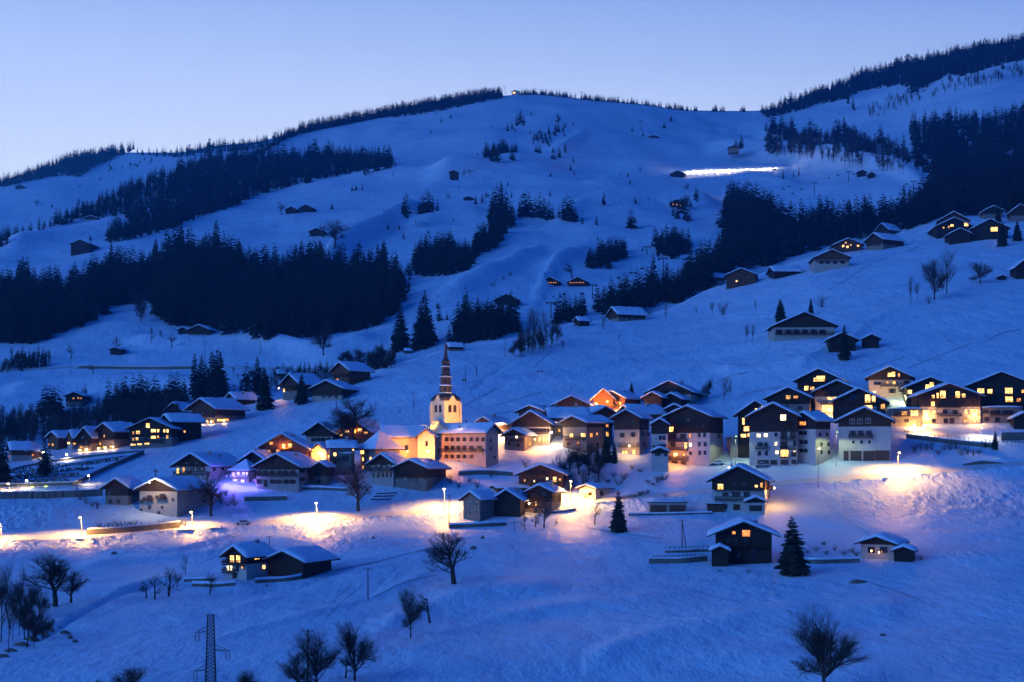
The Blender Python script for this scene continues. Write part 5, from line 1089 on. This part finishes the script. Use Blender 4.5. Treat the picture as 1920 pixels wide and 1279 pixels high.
def flood(px, py, Y, tx, ty, tY, power, ang, label):
    p = P(px, py, Y); t = P(tx, ty, tY); o = empty('floodlight', p, 0); tag(o, label, 'floodlight')
    mb = MB(); mb.bar((0,0,-1.2),(0,0,-.25),.05,.05,6); mb.box(-.3,.3,-.25,.05,-.25,.25); mb.build('housing', M['steel'], o)
    mb = MB(); mb.box(-.26,.26,.06,.1,-.2,.2); mb.build('lamp_glass', BM['warm'], o)
    l = D.lights.new('lamp_light', 'SPOT'); l.energy = power; l.color = (1,.46,.09); l.spot_size = math.radians(ang); l.spot_blend = .7; l.shadow_soft_size = .3
    lo = link(D.objects.new('lamp_light', l), o); lo.location = (0,.3,.1); lo.rotation_euler = (t-p).to_track_quat('-Z','Y').to_euler()
K = 1.0
for a in [(153,971,1006,'warm',17094,'street lamp in front of the rough snowbank, far left on the main road'),
 (360,961,988,'warm',11046,'street lamp at the right end of the lower road wall'),
 (594,944,976,'warm',28930,'street lamp lighting the widest glowing stretch of the main road'),
 (833,918,959,'warm',22354,'street lamp beside the tall utility pole, left of the roadside houses'),
 (1070,903,941,'warm',23668,'street lamp over the lamp-lit lane between cottage and chalet'),
 (1684,850,889,'warm',24984,'street lamp on the main road below the white garage house'),
 (1568,811,874,'grn',2340,'greenish-white street lamp between the big apartment block and the garage house'),
 (1379,819,873,'grn',1690,'yellowish street lamp between the two apartment blocks'),
 (168,893,908,'cool',360,'small pinkish street lamp below the graveyard wall'),
 (52,902,914,'cool',420,'pale small lamp in front of the graveyard'),
 (18,908,918,'warm',1190,'small warm lamp at the far left of the graveyard road'),
 (2,984,1012,'warm',14465,'street lamp cut by the left edge on the main road'),
 (127,853,862,'cool',540,'small white lamp by the end of the terraced chalet row'),
 (83,849,858,'cool',210,'tiny white lamp between the dark spruces of the hamlet'),
 (1839,803,822,'white',2340,'white lamp on the guardrail road at the right'),
 (1534,842,912,'amb',240,'concrete pole with a small orange light beside the main road'),
 (1730,800,812,'warm',5950,'leaning bright lamp where the upper road starts'),
 ]: street_lamp(*a)
wl = [(280,904,None,'cool',2250,'bright wall lamp on the gable of the cream house by the lower road',253,968),
 (1367,877,None,'cool',5250,'dazzling lamp over the left eave of the three-storey roadside chalet',1339,955)]
for px, py, _, k, pw, lb, bx, by in wl: wall_lamp(px, py, depth(bx, by)-2.2, k, pw, lb)
def hl(px, py, bx, by, k, pw, lb, off=2.5, **kw): wall_lamp(px, py, depth(bx, by)-off, k, pw, lb, **kw)
hl(1118,757,1113,772,'amb',25600,'blazing orange lamp between the gables at the village top', r=.42, off=4)
hl(1139,753,1127,770,'amb',4000,'second smaller amber lamp right of the blazing one', off=2)
hl(941,795,925,812,'cool',3300,'bright lamp over the glowing low roof in the upper left centre', off=3)
hl(935,804,930,820,'warm',6800,'lower warm lamp in the gap right of the presbytery roof', off=2)
hl(1003,824,1003,846,'amb',2880,'amber lamp on the right wall of the small grey chalet', off=1.5)
hl(1034,811,1032,835,'cool',3900,'white-hot lamp at the right corner of the plank-gabled chalet', off=3)
hl(532,838,525,868,'amb',3520,'lamp on the balcony of the glowing amber gable chalet', off=3.2)
hl(522,832,525,868,'amb',2400,'small lamp under the peak of the glowing amber gable chalet', off=1.2)
hl(664,806,660,830,'amb',4160,'lamp under the gable behind the great bare tree', off=1.6)
hl(600,850,600,870,'amb',4160,'lamp in the narrow orange-lit gap between the roofs', off=2.5)
hl(617,856,615,872,'amb',1440,'lamp beside the lit window of the grey stuccoed house', off=1.5)
hl(1267,852,1290,873,'amb',2240,'round balcony lamp on the left apartment block', off=3.2)
hl(1488,774,0,0,'warm',0,'x') if 0 else None
hl(1555,768,1534,780,'warm',2550,'veranda lamp of the blazing lit chalet', off=3)
hl(1696,742,1708,748,'grn',2340,'lamp washing the pale topmost chalet with yellow-green light', off=6)
hl(1640,735,1650,748,'warm',2720,'lamp at the left wall of the pale topmost chalet', off=3)
hl(1715,797,1710,800,'warm',6800,'bright bulb low in front of the flat-roofed annexe', off=3)
hl(1738,778,1722,793,'warm',3060,'lamp at the left balcony of the widest chalet', off=3)
hl(1829,776,1838,793,'warm',2210,'lamp at the right corner of the widest chalet', off=3)
hl(1180,836,1170,853,'warm',1190,'lamp strip in the balcony garland of the cream house', off=3)
wall_lamp(802,846,440,'amb',13000,'powerful amber floodlight at the corner of the church chapel', r=.35)
wall_lamp(764,846,446,'amb',5200,'amber lamp along the church nave wall', r=.15)
flood(874,790,452,846,768,467,17000,75,'floodlight above the presbytery roof aimed at the right face of the church tower')
flood(862,800,447,838,690,470,12000,40,'floodlight aimed up at the tiered church spire')
flood(806,800,449,822,768,467,7500,70,'smaller floodlight on the nave roof aimed at the left tower face')
hl(1047,935,1054,958,'warm',3060,'lamp on the yellow side wall of the balconied roadside house', off=-4)
hl(1098,922,1096,938,'warm',4250,'lamp on the front of the tiny lit cottage', off=4)
hl(992,944,993,966,'warm',442,'small lamp at the corner of the black roadside barn', off=1)
hl(1452,915,1459,955,'warm',2550,'lamp under the side balcony of the three-storey roadside chalet', off=-1)
hl(440,893,445,906,'vio',2400,'violet floodlight in front of the violet house', off=6, r=.3)
hl(425,892,420,902,'vio',1500,'violet lamp against the white side wall of the chalet', off=5)
hl(476,900,478,912,'vio',900,'violet lamp between the violet house and the cream farmhouse', off=3)
hl(61,913,61,921,'grn',208,'left of two lime-green floodlights under the graveyard wall', off=1, r=.55, size=.4)
hl(86,912,86,921,'grn',260,'right of two lime-green floodlights under the graveyard wall', off=1, r=.6, size=.4)
for i, (x, y) in enumerate([(150,846),(163,845),(184,843),(198,842),(212,840),(252,837),(268,835),(380,794),(396,793),(420,791)]):
    hl(x, y-2, x, y+2, 'warm', 330, ['first','second','third','fourth','fifth','sixth','seventh','eighth','ninth','tenth'][i]+' low terrace lamp from the left under the hamlet balconies', off=1.5, r=.14)
hl(523,728,526,748,'warm',1190,'porch lamp at the left corner of the chalet between two spruces', off=1.5)
hl(168,461,168,472,'amb',1440,'orange lamp on the hut above the great wood', off=-2, r=.8)
hl(1811,419,1822,436,'amb',800,'orange lantern on the high right chalet balcony', off=2)
hl(1634,1033,1634,1049,'amb',8,'tiny red-orange lamp left on the white cottage front', off=1, r=.1)
hl(1648,1036,1648,1049,'amb',8,'tiny red-orange lamp right on the white cottage front', off=1, r=.1)
# piste groomer with its working lights on the far slope
def groomer():
    g = G(1452, 319); o = empty('snow_groomer', g, math.radians(90)); tag(o, 'snow groomer with blazing work lights on the far piste', 'snow groomer')
    mb = MB(); mb.box(-1.4,1.4,-2.2,2.2,.6,1.4); mb.box(-1.2,1.2,-1.4,.6,1.4,2.9); mb.build('body', M['reddoor'], o)
    mb = MB(); mb.box(-2.1,-1.2,-2.6,2.6,.05,.85); mb.box(1.2,2.1,-2.6,2.6,.05,.85); mb.build('track', M['steel'], o)
    mb = MB(); mb.box(-2.6,2.6,3.0,3.2,.1,1.2); mb.bar((-.8,2.2,.8),(-.8,3,.6),.1); mb.bar((.8,2.2,.8),(.8,3,.6),.1); mb.build('blade', M['steel'], o)
    mb = MB(); mb.box(-1.2,1.2,-.2,.4,2.95,3.5); mb.build('work_light', BM['white'], o)
groomer()
pts = list(range(1290, 1456, 11))  # added lamp row imitating the light streak of a moving groomer
for i, x in enumerate(pts):
    gx = G(x, 323.5-(x-1290)*.045); o = empty('added_piste_lamp', gx, 0); tag(o, 'added low lamp in the row standing in for the piste light trail', 'floodlight', 'added lamps along the piste light trail')
    mb = MB(); mb.bar((0,0,-.5),(0,0,3.2),.12,.1,6); mb.build('pole', M['metal'], o)
    mb = MB(); mb.box(-.35,.35,-.2,.2,1.2,1.5); mb.build('lamp_glass', BM['white'], o)
    l = D.lights.new('lamp_light', 'POINT'); l.energy = 15000*max(.35, 1-abs(x-1345)/150); l.color = (1,.88,.66); l.shadow_soft_size = .4; lo = link(D.objects.new('lamp_light', l), o); lo.location = (0,-.8,2.4)
# ---------------------------------------------------------------- walls, terraces, fences
def wall(pts, hpx, label, mt='stone', name='stone_wall', cat='wall', cap=.22, th=.5):
    mb = MB(); sn = MB(); cf = curve(pts) if len(pts) > 2 else (lambda x: pts[0][1]+(pts[1][1]-pts[0][1])*(x-pts[0][0])/(pts[1][0]-pts[0][0]))
    xs = np.linspace(pts[0][0], pts[-1][0], max(3, int((pts[-1][0]-pts[0][0])/5))); B = []
    hh = hpx if callable(hpx) else (lambda x: hpx)
    for x in xs: g = G(float(x), float(cf(float(x)))); B.append((g, hh(x)*g.y/F*(1+.06*noise.noise(Vector((g.x*.2, g.y*.2, 0))))))
    def strip(m_, z0, z1, t0, t1, ins=0):
        vs = []
        for g, h in B: vs += [(g.x, g.y-ins, g.z+z0(h)), (g.x, g.y-ins, g.z+z1(h)), (g.x, g.y+t0, g.z+z1(h)), (g.x, g.y+t0, g.z+z0(h))]
        n = len(B); fs = [(0,1,2,3), ((n-1)*4+3,(n-1)*4+2,(n-1)*4+1,(n-1)*4)]
        for i in range(n-1):
            for k in range(4): fs.append((i*4+k, (i+1)*4+k, (i+1)*4+(k+1) % 4, i*4+(k+1) % 4))
        m_.add(vs, fs)
    strip(mb, lambda h: -1.2, lambda h: h, th, 0)
    o = empty(name, B[len(B)//2][0], 0); tag(o, label, cat); c = B[len(B)//2][0]
    w_ = mb.build('wall', M[mt], o); w_.location = -c
    if cap: strip(sn, lambda h: h-.02, lambda h: h+cap*(1+.3*math.sin(h*40)), th+.1, 0, .08); s_ = sn.build('snow_cap', M['rsnow'], o, False); s_.location = -c
    return o
wall([(-40,936),(60,935),(130,933),(192,930)], 13, 'long dark retaining wall under the graveyard road at the left edge')
wall([(163,1004),(250,998),(337,990)], 11, 'long masonry wall along the bend of the lower road, beneath the snowy hedge', cap=.3)
wall([(137,913),(176,893),(222,872),(270,852)], 8, 'dark diagonal wall closing the graveyard on its right', cap=.3)
wall([(-20,897),(40,878),(130,862),(262,847)], 3.5, 'low dark upper wall of the graveyard')
wall([(-20,914),(60,912),(136,910)], 6, 'low wall along the bottom of the graveyard, above the green lights')
for i, (a, b, c_, d) in enumerate([(18,888,190,866),(-10,898,175,878),(120,873,235,856),(20,905,160,893)]): wall([(a,b),(c_,d)], 1.8, ['upper','long middle','short right-hand','lowest'][i]+' terrace step inside the snowy graveyard', cap=.12)
wall([(860,892),(905,890),(962,893)], 8, 'straight dark wall below the presbytery garden')
wall([(458,940),(500,939),(538,938)], 8, 'short garden wall below the big cream farmhouse', cap=.6)
wall([(560,918),(600,919),(650,921)], 5, 'low snowy garden wall behind the pollarded tree', cap=.5)
wall([(1247,1037),(1290,1036),(1336,1034)], 5, 'upper terrace wall with a railing left of the dark chalet', cap=.25)
wall([(1217,1057),(1265,1057),(1326,1052)], 10, 'lower terrace wall with planting left of the dark chalet', cap=.3)
wall([(843,991),(890,989),(950,986)], 7, 'terrace wall in front of the leftmost roadside house', cap=.4)
wall([(478,1094),(530,1091),(566,1086)], 7, 'low wall in front of the black barn on the left field', cap=.4)
wall([(360,1100),(400,1101),(440,1098)], 6, 'low hedge-like wall left of the half-timbered chalet', cap=.4)
wall([(345,1091),(380,1090),(402,1089)], 5, 'short upper garden wall left of the half-timbered chalet', cap=.4)
wall([(140,691),(200,692),(280,693),(362,692)], lambda x: 5.5 if x > 150 else 2, 'long retaining wall carrying the valley road', cap=.3, th=1)
wall([(1878,827),(1920,826),(1990,824)], 16, 'dark retaining wall at the right edge below the guardrail road', cap=.3)
wall([(1806,873),(1845,871),(1891,869)], lambda x: 8*max(.1, 1-abs(x-1840)/55), 'dark lens-shaped wall end under thick snow at the right', cap=.3)
wall([(1470,1056),(1540,1057),(1612,1055)], 8, 'dark hedge-topped wall linking the dark chalet and the white cottage', cap=.3)
wall([(1178,967),(1250,966),(1335,964)], 3.5, 'low wall beneath the double garage', cap=.25)
wall([(1800,470),(1801,470)], 0.1, 'x') if 0 else None
wall([(1700,822),(1780,832),(1860,840)], 8, 'embankment wall under the guardrail on the right', cap=.25)
wall([(985,960),(1040,962),(1080,957)], 3, 'low wall in front of the balconied roadside house', cap=.3)
for i, (a, b, c_) in enumerate([(706,744,926.5),(701,739,932),(695,731,938)]): wall([(a,c_),(c_ and b,c_-1)], 2.6, ['upper','middle','lower'][i]+' of three dark timber steps in the snow beside the pollarded tree', mt='wood', name='timber_step', cat='timber step', cap=.1)
def fence(pts, hpx, label, step=8, name='guardrail', cat='guardrail', mt='metal', rails=(.95,.6)):
    mb = MB(); po = MB(); xs = np.arange(pts[0][0], pts[-1][0]+.1, step); cf = curve(pts); B = [G(float(x), float(cf(float(x)))) for x in xs]; c = B[0].copy()
    for g in B: h = hpx*g.y/F; po.box(g.x-.07, g.x+.07, g.y-.06, g.y+.06, g.z-.5, g.z+h)
    for i in range(len(B)-1):
        for r in rails: mb.bar(B[i]+Vector((0,-.1,hpx*B[i].y/F*r)), B[i+1]+Vector((0,-.1,hpx*B[i+1].y/F*r)), .06)
    o = empty(name, c, 0); tag(o, label, cat); a = mb.build('rail', M[mt], o); a.location = -c; b = po.build('post', M[mt], o); b.location = -c
fence([(1696,812),(1780,822),(1860,830),(1960,836)], 6.5, 'guardrail along the upper road below the widest chalet')
fence([(1247,1032),(1290,1031),(1336,1029)], 7, 'terrace railing left of the dark chalet', step=9, name='railing', cat='railing')
fence([(1224,1048),(1270,1047),(1320,1044)], 6, 'lower garden fence left of the dark chalet', step=8, name='garden_fence', cat='fence', mt='wood')
fence([(1628,323),(1650,321),(1680,318)], 3, 'dark snow fence high on the far piste', step=4, name='snow_fence', cat='fence', mt='wood', rails=(.9,.6,.3))
fence([(1390,742),(1430,734),(1470,727)], 4, 'wire pasture fence climbing past the dark left chalet of the right cluster', step=6, name='pasture_fence', cat='fence', mt='wood', rails=(.9,))
fence([(1240,968),(1241,968),(1242,968)], .1, 'x') if 0 else None
# ---------------------------------------------------------------- poles and pylon
def pole(px, ptop, pbase, label, kind='plain', r=.13, mt='wood'):
    g = G(px, pbase); h = (pbase-ptop)*g.y/F; o = empty('utility_pole', g, 0); tag(o, label, 'utility pole')
    mb = MB(); mb.bar((0,0,-.8), (0,0,h), r, r*.7, 7, cap=True)
    if kind == 'A': mb.bar((h*.16,0,-.8), (0,0,h*.97), r*.8, r*.6, 6)
    mb.build('pole', M[mt], o)
    c = MB(); c.bar((-.8,0,h-.25), (.8,0,h-.25), .06); 
    for q in (-.7,0,.7): c.bar((q,0,h-.22), (q,0,h+.02), .05)
    c.build('crossarm', M['steel'], o); return o
pole(842,928,990,'tall dark utility pole next to the street lamp left of the roadside houses')
pole(690,1065,1123,'lone thin pole standing in the lower field')
pole(1279,975,1030,'leaning A-shaped pole on the terrace left of the dark chalet','A')
pole(577,1180,1300,'thin dark pole among the bare trees at the bottom')
pole(776,735,769,'utility pole on the snow left of the church tower')
pole(873,685,716,'thin utility pole on the slope right of the spire')
pole(893,685,706,'A-shaped pole on the slope right of the spire','A')
pole(947,636,669,'thin pole left of the bare grove on the crest')
pole(631,738,770,'pole below the black barn above the village')
pole(555,1000,1030,'x') if 0 else pole(505,1005,1030,'short pole behind the half-timbered chalet')
pole(1004,945,965,'x') if 0 else None
pole(965,978,997,'short post left of the fruit trees below the roadside houses', r=.08)
pole(990,545,559,'dark post above the bare grove on the crest slope')
pole(488,640,665,'A-shaped power pole in the valley meadow','A')
pole(687,600,624,'A-shaped power pole at the edge of the great wood','A')
pole(555,408,419,'post below the twin meadow huts')
pole(384,640,690,'tall pole at the right end of the valley road','plain')
pole(132,672,700,'pole beside the valley road')
def cross(px, pt, pb):
    g = G(px, pb); h = (pb-pt)*g.y/F; o = empty('wayside_cross', g); tag(o, 'small wayside cross above the cream house by the lower road', 'cross')
    mb = MB(); mb.box(-.12,.12,-.1,.1,-.3,h); mb.box(-.9,.9,-.09,.09,h*.72,h*.72+.22); mb.build('cross', M['wood2'], o)
    mb = MB(); mb.box(-.5,.5,-.4,.4,-.3,.5); mb.build('plinth', M['stone'], o)
cross(292,878,901)
def pylon(px, ptop, pbase):
    g = G(px, pbase); s = F/g.y; h = (pbase-ptop)/s; o = empty('power_pylon', g, math.radians(8)); tag(o, 'steel lattice power pylon with staggered arms, cut off by the bottom edge', 'pylon')
    wd = lambda z: (1.05-.55*z/h)*.62+.08; mb = MB(); n = 22
    for i in range(n):
        a, b = h*i/n, h*(i+1)/n; wa, wb = wd(a), wd(b)
        C4 = [(-1,-1),(1,-1),(1,1),(-1,1)]
        for k in range(4):
            x, y = C4[k]; x2, y2 = C4[(k+1) % 4]
            mb.bar((x*wa,y*wa,a), (x*wb,y*wb,b), .055); mb.bar((x*wa,y*wa,a), (x2*wb,y2*wb,b), .032); mb.bar((x2*wa,y2*wa,a), (x*wb,y*wb,b), .032); mb.bar((x*wb,y*wb,b), (x2*wb,y2*wb,b), .032)
    mb.bar((-.7,0,h), (.7,0,h), .05); mb.build('lattice', M['steel'], o)
    for sx, py, ln in ((-1,1184,1.5),(1,1219,1.9),(-1,1256,1.6)):
        z = (pbase-py)/s; w0 = wd(z); m_ = MB(); e = sx*(w0+ln)
        m_.bar((sx*w0,-w0,z), (e,0,z-.15), .045); m_.bar((sx*w0,w0,z), (e,0,z-.15), .045); m_.bar((sx*w0,0,z+.75), (e,0,z-.1), .045)
        for q in (.33,.66): m_.bar((sx*(w0+ln*q),0,z-.1), (sx*(w0+ln*q),0,z+.75*(1-q)), .03)
        a_ = m_.build('arm', M['steel'], o); i_ = MB()
        for q in (e, e-sx*.45): i_.lathe([(.02,z-.2),(.07,z-.3),(.07,z-1.15),(.02,z-1.25)], 6, (q,0))
        i_.bar((e,0,z-1.25), (e-sx*.45,0,z-1.25), .03); i_.build('insulator', M['metal'], a_)
    return o
pylon(395,1153,1310)
def tpylon(px, pt, pb, lb):
    g = G(px, pb); h = (pb-pt)*g.y/F; o = empty('lift_pylon', g); tag(o, lb, 'lift pylon')
    m_ = MB(); m_.bar((0,0,-1),(0,0,h), .5,.35,6); m_.build('mast', M['steel'], o); m_ = MB(); m_.box(-3.2,3.2,-.3,.3,h-.2,h+.5); m_.box(-3.4,-2.4,-.5,.5,h-.8,h+.1); m_.box(2.4,3.4,-.5,.5,h-.8,h+.1); m_.build('crossarm', M['steel'], o)
for x, a, b, lb in [(1111,535,560,'chairlift pylon left of the belt of spruces'),(1033,568,596,'chairlift pylon behind the bare crest grove'),(947,162,177,'chairlift pylon on the summit left of the lift station'),(1091,173,187,'chairlift pylon on the skyline right of the summit'),(1202,226,246,'chairlift pylon on the open upper slope'),(1527,343,366,'chairlift pylon on the near edge of the right piste'),(1591,322,342,'chairlift pylon between the two right piste huts'),(1713,340,358,'chairlift pylon at the end of the right piste'),(1213,463,478,'chairlift pylon beside the dense grove'),(1244,485,520,'chairlift pylon above the belt of spruces')]: tpylon(x, a, b, lb)
def chair(px, py, w, up):
    Yd = depth(px, py)-6; p = P(px, py, Yd); o = empty('lift_chair', p); tag(o, 'dark chairlift chair hanging over the far slope', 'lift chair', 'chairlift chairs over the far slope')
    m_ = MB(); m_.box(-1.6,1.6,-.4,.5,0,.25); m_.box(-1.6,1.6,.45,.6,.2,1.3); m_.build('seat', M['steel'], o); m_ = MB(); m_.bar((0,0,1.0),(0,0,4.2),.12,.12); m_.build('hanger', M['steel'], o)
for x, y in [(1183,513),(1192,513),(1204,505),(1160,522),(1091,552),(1058,553),(1050,568),(1062,568),(1041,572),(1469,355),(1486,364),(1503,355),(1554,334),(1571,330),(1600,327),(1459,368),(1445,378),(1700,346),(1735,352),(1480,350)]: chair(x, y, 0, 0)
# ---------------------------------------------------------------- cars
def car(px, py, rz, paint, label, length=4.2):
    g = G(px, py); o = empty('parked_car', g, rz); tag(o, label, 'car'); k = length/4.2
    side = [(-2.1,.35),(-2.08,.72),(-1.75,.86),(-1.15,.92),(-.65,1.40),(.85,1.45),(1.55,1.02),(2.02,.95),(2.1,.40)]
    m_ = MB(); n = len(side); vs = [(x*k, y, z) for y in (-.84,.84) for x, z in side]; m_.add(vs, [tuple(range(n)), tuple(range(2*n-1, n-1, -1))]+[(i, n+i, n+(i+1) % n, (i+1) % n) for i in range(n)])
    b = m_.build('body', paint, o); bv = b.modifiers.new('b', 'BEVEL'); bv.width = .07; bv.segments = 2
    m_ = MB()
    for y in (-.855,.855): m_.add([(-1.02*k,y,.95),(-.62*k,y,1.34),(.05*k,y,1.37),(.05*k,y,.97)], [(0,1,2,3)]); m_.add([(.12*k,y,.97),(.12*k,y,1.37),(.80*k,y,1.38),(1.3*k,y,1.03)], [(0,1,2,3)])
    m_.add([(-1.16*k,-.7,.94),(-1.16*k,.7,.94),(-.70*k,.7,1.37),(-.70*k,-.7,1.37)], [(0,1,2,3)]); m_.build('window', M['glass'], o)
    for x in (-1.35,1.3):
        for y in (-.8,.8):
            m_ = MB(); m_.lathe([(.02,-.1),(.31,-.1),(.33,0),(.31,.1),(.02,.1)], 14); w = m_.build('wheel', M['steel'], o, True); w.rotation_euler = (math.pi/2,0,0); w.location = (x*k, y, .32)
    for y in (-.55,.55):
        m_ = MB(); m_.box(-2.13*k,-2.08*k,y-.16,y+.16,.62,.76); m_.build('headlight', M['wframe'], o)
    m_ = MB(); snow_grid(m_, [(-.62*k,1.41),(.82*k,1.46)], -.76, .76, .14); m_.build('snow_cap', M['rsnow'], o, True)
car(456,985,math.radians(4), mat('silver_paint', (.45,.46,.47), None, .35, spec=.5), 'light hatchback parked on the snowy main road near the half-timbered chalet')
car(1345,872,math.radians(2), mat('white_paint', (.65,.65,.66), None, .35, spec=.5), 'white car parked at the right foot of the left apartment block')
car(1428,876,math.radians(3), mat('grey_paint', (.30,.31,.33), None, .35, spec=.5), 'grey car parked in front of the garages of the large apartment block')
# ---------------------------------------------------------------- graveyard
gm = MB(); gm.box(-.38,.38,-.08,.08,-.3,.9); gm.box(-.5,.5,-.35,.1,-.3,.12); gs = gm.mesh('gravestone', M['stone'])
gm = MB(); gm.box(-.08,.08,-.06,.06,-.3,1.25); gm.box(-.38,.38,-.055,.055,.75,.9); gm.box(-.4,.4,-.3,.1,-.3,.15); gc = gm.mesh('grave_cross', M['steel'])
k = 0
for (a, b, c_, d, n) in [(2,907,134,904,30),(0,899,150,892,32),(60,888,168,880,22),(30,893,60,889,6),(150,873,232,862,16),(20,886,130,873,18)]:
    for i in range(n):
        t = (i+random.uniform(-.25,.25))/n; x = a+(c_-a)*t; y = b+(d-b)*t+random.uniform(-1.2,1.2); o = obj('gravestone' if k % 3 else 'grave_cross', gs if k % 3 else gc)
        o.location = G(x, y); o.rotation_euler = (0,0,random.uniform(-.2,.2)); o.scale = (random.uniform(.8,1.15),1,random.uniform(.8,1.25)); tag(o, 'small dark '+('gravestone' if k % 3 else 'grave cross')+' standing in the snowy graveyard on the left', 'gravestone' if k % 3 else 'grave cross', ('gravestones' if k % 3 else 'grave crosses')+' of the snowy graveyard'); k += 1
# ---------------------------------------------------------------- rocks and small dark things in the snow
def rock(px, py, w, h, label, group=None):
    g = G(px, py); s = g.y/F; rn = random.Random(int(px*7+py)); m_ = MB(); n = 9; L_ = []
    for j, (rr, zz) in enumerate([(1,-.4),(.95,.25),(.6,.8),(.1,1.0)]):
        for k in range(n): a = 6.28*k/n; q = rr*rn.uniform(.75,1.2); L_.append((math.cos(a)*q*w*s/2, math.sin(a)*q*w*s/3, zz*h*s*rn.uniform(.8,1.15)))
    fs = [(j*n+k, j*n+(k+1) % n, (j+1)*n+(k+1) % n, (j+1)*n+k) for j in range(3) for k in range(n)]; m_.add(L_, fs)
    o = m_.build('rock', M['stone']); o.location = g; tag(o, label, 'rock', group)
rock(1610,1092,36,5,'long dark earth scar poking out of the lower right snowfield'); rock(1655,1192,14,4,'small dark rock near the bottom right of the field'); rock(690,712,16,4,'dark low rock on the slope right of the black barn')
for x, y, w, h in [(1008,697,5,2),(1016,696,5,2),(870,714,10,4),(462,1012,6,3) if 0 else (214,1038,12,4),(905,1010,10,6),(887,1030,14,6),(700,1010,6,4)]: rock(x, y, w, h, 'small dark rock breaking through the snow', 'small rocks in the snow')
for x, y, w, h in [(95,1182,20,6),(80,1190,30,6),(60,1200,30,6),(40,1210,30,6),(20,1222,26,6),(4,1232,26,6),(122,1188,22,6),(132,1198,12,6),(140,1204,14,5)]: rock(x, y, w, h, 'dark stony lip of the bank at lower left', 'stony bank at lower left')
# ---------------------------------------------------------------- camera, sky, render
cam = D.cameras.new('camera'); co = link(D.objects.new('camera', cam)); co.rotation_euler = (math.pi/2, 0, 0)
cam.sensor_width = 36; cam.lens = 36*F/1920; cam.shift_y = (YH-639.5)/1920; cam.clip_start = 1; cam.clip_end = 20000; SC.camera = co
w = D.worlds.new('World'); SC.world = w; w.use_nodes = True; nt = w.node_tree; N = nt.nodes; L = nt.links
bg = N['Background']; tc = N.new('ShaderNodeTexCoord'); sp = N.new('ShaderNodeSeparateXYZ'); L.new(tc.outputs['Generated'], sp.inputs[0])
m1 = N.new('ShaderNodeMath'); m1.operation = 'MULTIPLY_ADD'; L.new(sp.outputs['X'], m1.inputs[0]); m1.inputs[1].default_value = .06; L.new(sp.outputs['Z'], m1.inputs[2])
# the afterglow lies beyond the mountain (+Y): the sky behind the camera is darker
m2 = N.new('ShaderNodeMath'); m2.operation = 'MULTIPLY_ADD'; L.new(sp.outputs['Y'], m2.inputs[0]); m2.inputs[1].default_value = -.22; L.new(m1.outputs[0], m2.inputs[2])
m3 = N.new('ShaderNodeMath'); m3.operation = 'ADD'; m3.inputs[1].default_value = .22; L.new(m2.outputs[0], m3.inputs[0])
rp = N.new('ShaderNodeValToRGB'); L.new(m3.outputs[0], rp.inputs[0]); e = rp.color_ramp.elements
SKY = [(.15,(1.12,1.26,1.45)),(.19,(1.02,1.18,1.42)),(.25,(.80,.98,1.36)),(.285,(.60,.80,1.24)),(.32,(.42,.62,1.14)),(.37,(.13,.32,.95)),(.45,(.012,.125,.60)),(.58,(.001,.060,.39)),(1.0,(.0005,.038,.30))]
e[0].position = SKY[0][0]; e[0].color = SKY[0][1]+(1,); e[1].position = SKY[-1][0]; e[1].color = SKY[-1][1]+(1,)
for p_, c_ in SKY[1:-1]: k = e.new(p_); k.color = c_+(1,)
sky = N.new('ShaderNodeTexSky'); sky.sky_type = 'NISHITA'; sky.sun_disc = False; sky.sun_elevation = math.radians(-4); sky.sun_rotation = math.radians(-20)
mx = N.new('ShaderNodeMix'); mx.data_type = 'RGBA'; mx.blend_type = 'ADD'; mx.inputs[0].default_value = .02
L.new(rp.outputs['Color'], mx.inputs[6]); L.new(sky.outputs['Color'], mx.inputs[7]); L.new(mx.outputs[2], bg.inputs['Color']); bg.inputs['Strength'].default_value = 1.0
sl = D.lights.new('sun', 'SUN'); sl.energy = 1.95; sl.angle = math.radians(40); sl.color = (.15,.42,1); so = link(D.objects.new('sun', sl)); so.rotation_euler = (math.radians(72), 0, math.radians(-55))
HAZE = .00013
mb = MB(); mb.box(-4200, 4200, -420, 4300, -120, 1150)
hz = D.materials.new('evening_haze'); hz.use_nodes = True; nt = hz.node_tree; nt.nodes.remove(nt.nodes['Principled BSDF'])
pv = nt.nodes.new('ShaderNodeVolumePrincipled'); pv.inputs['Color'].default_value = (.04,.36,1,1); pv.inputs['Density'].default_value = HAZE; pv.inputs['Anisotropy'].default_value = .3
nt.links.new(pv.outputs[0], nt.nodes['Material Output'].inputs['Volume'])
if HAZE: tag(mb.build('haze', hz), 'thin blue evening haze filling the valley', 'haze', kind='stuff')
SC.view_settings.view_transform = 'Standard'; SC.view_settings.look = 'None'; SC.view_settings.exposure = 0; SC.view_settings.gamma = 1
cy = SC.cycles; cy.max_bounces = 5; cy.diffuse_bounces = 2; cy.glossy_bounces = 2; cy.transmission_bounces = 1; cy.volume_bounces = 0; cy.transparent_max_bounces = 4
cy.use_denoising = True; cy.use_adaptive_sampling = True; cy.adaptive_threshold = .015; cy.sample_clamp_indirect = 3; cy.sample_clamp_direct = 0; cy.use_light_tree = True
cy.caustics_reflective = False; cy.caustics_refractive = False
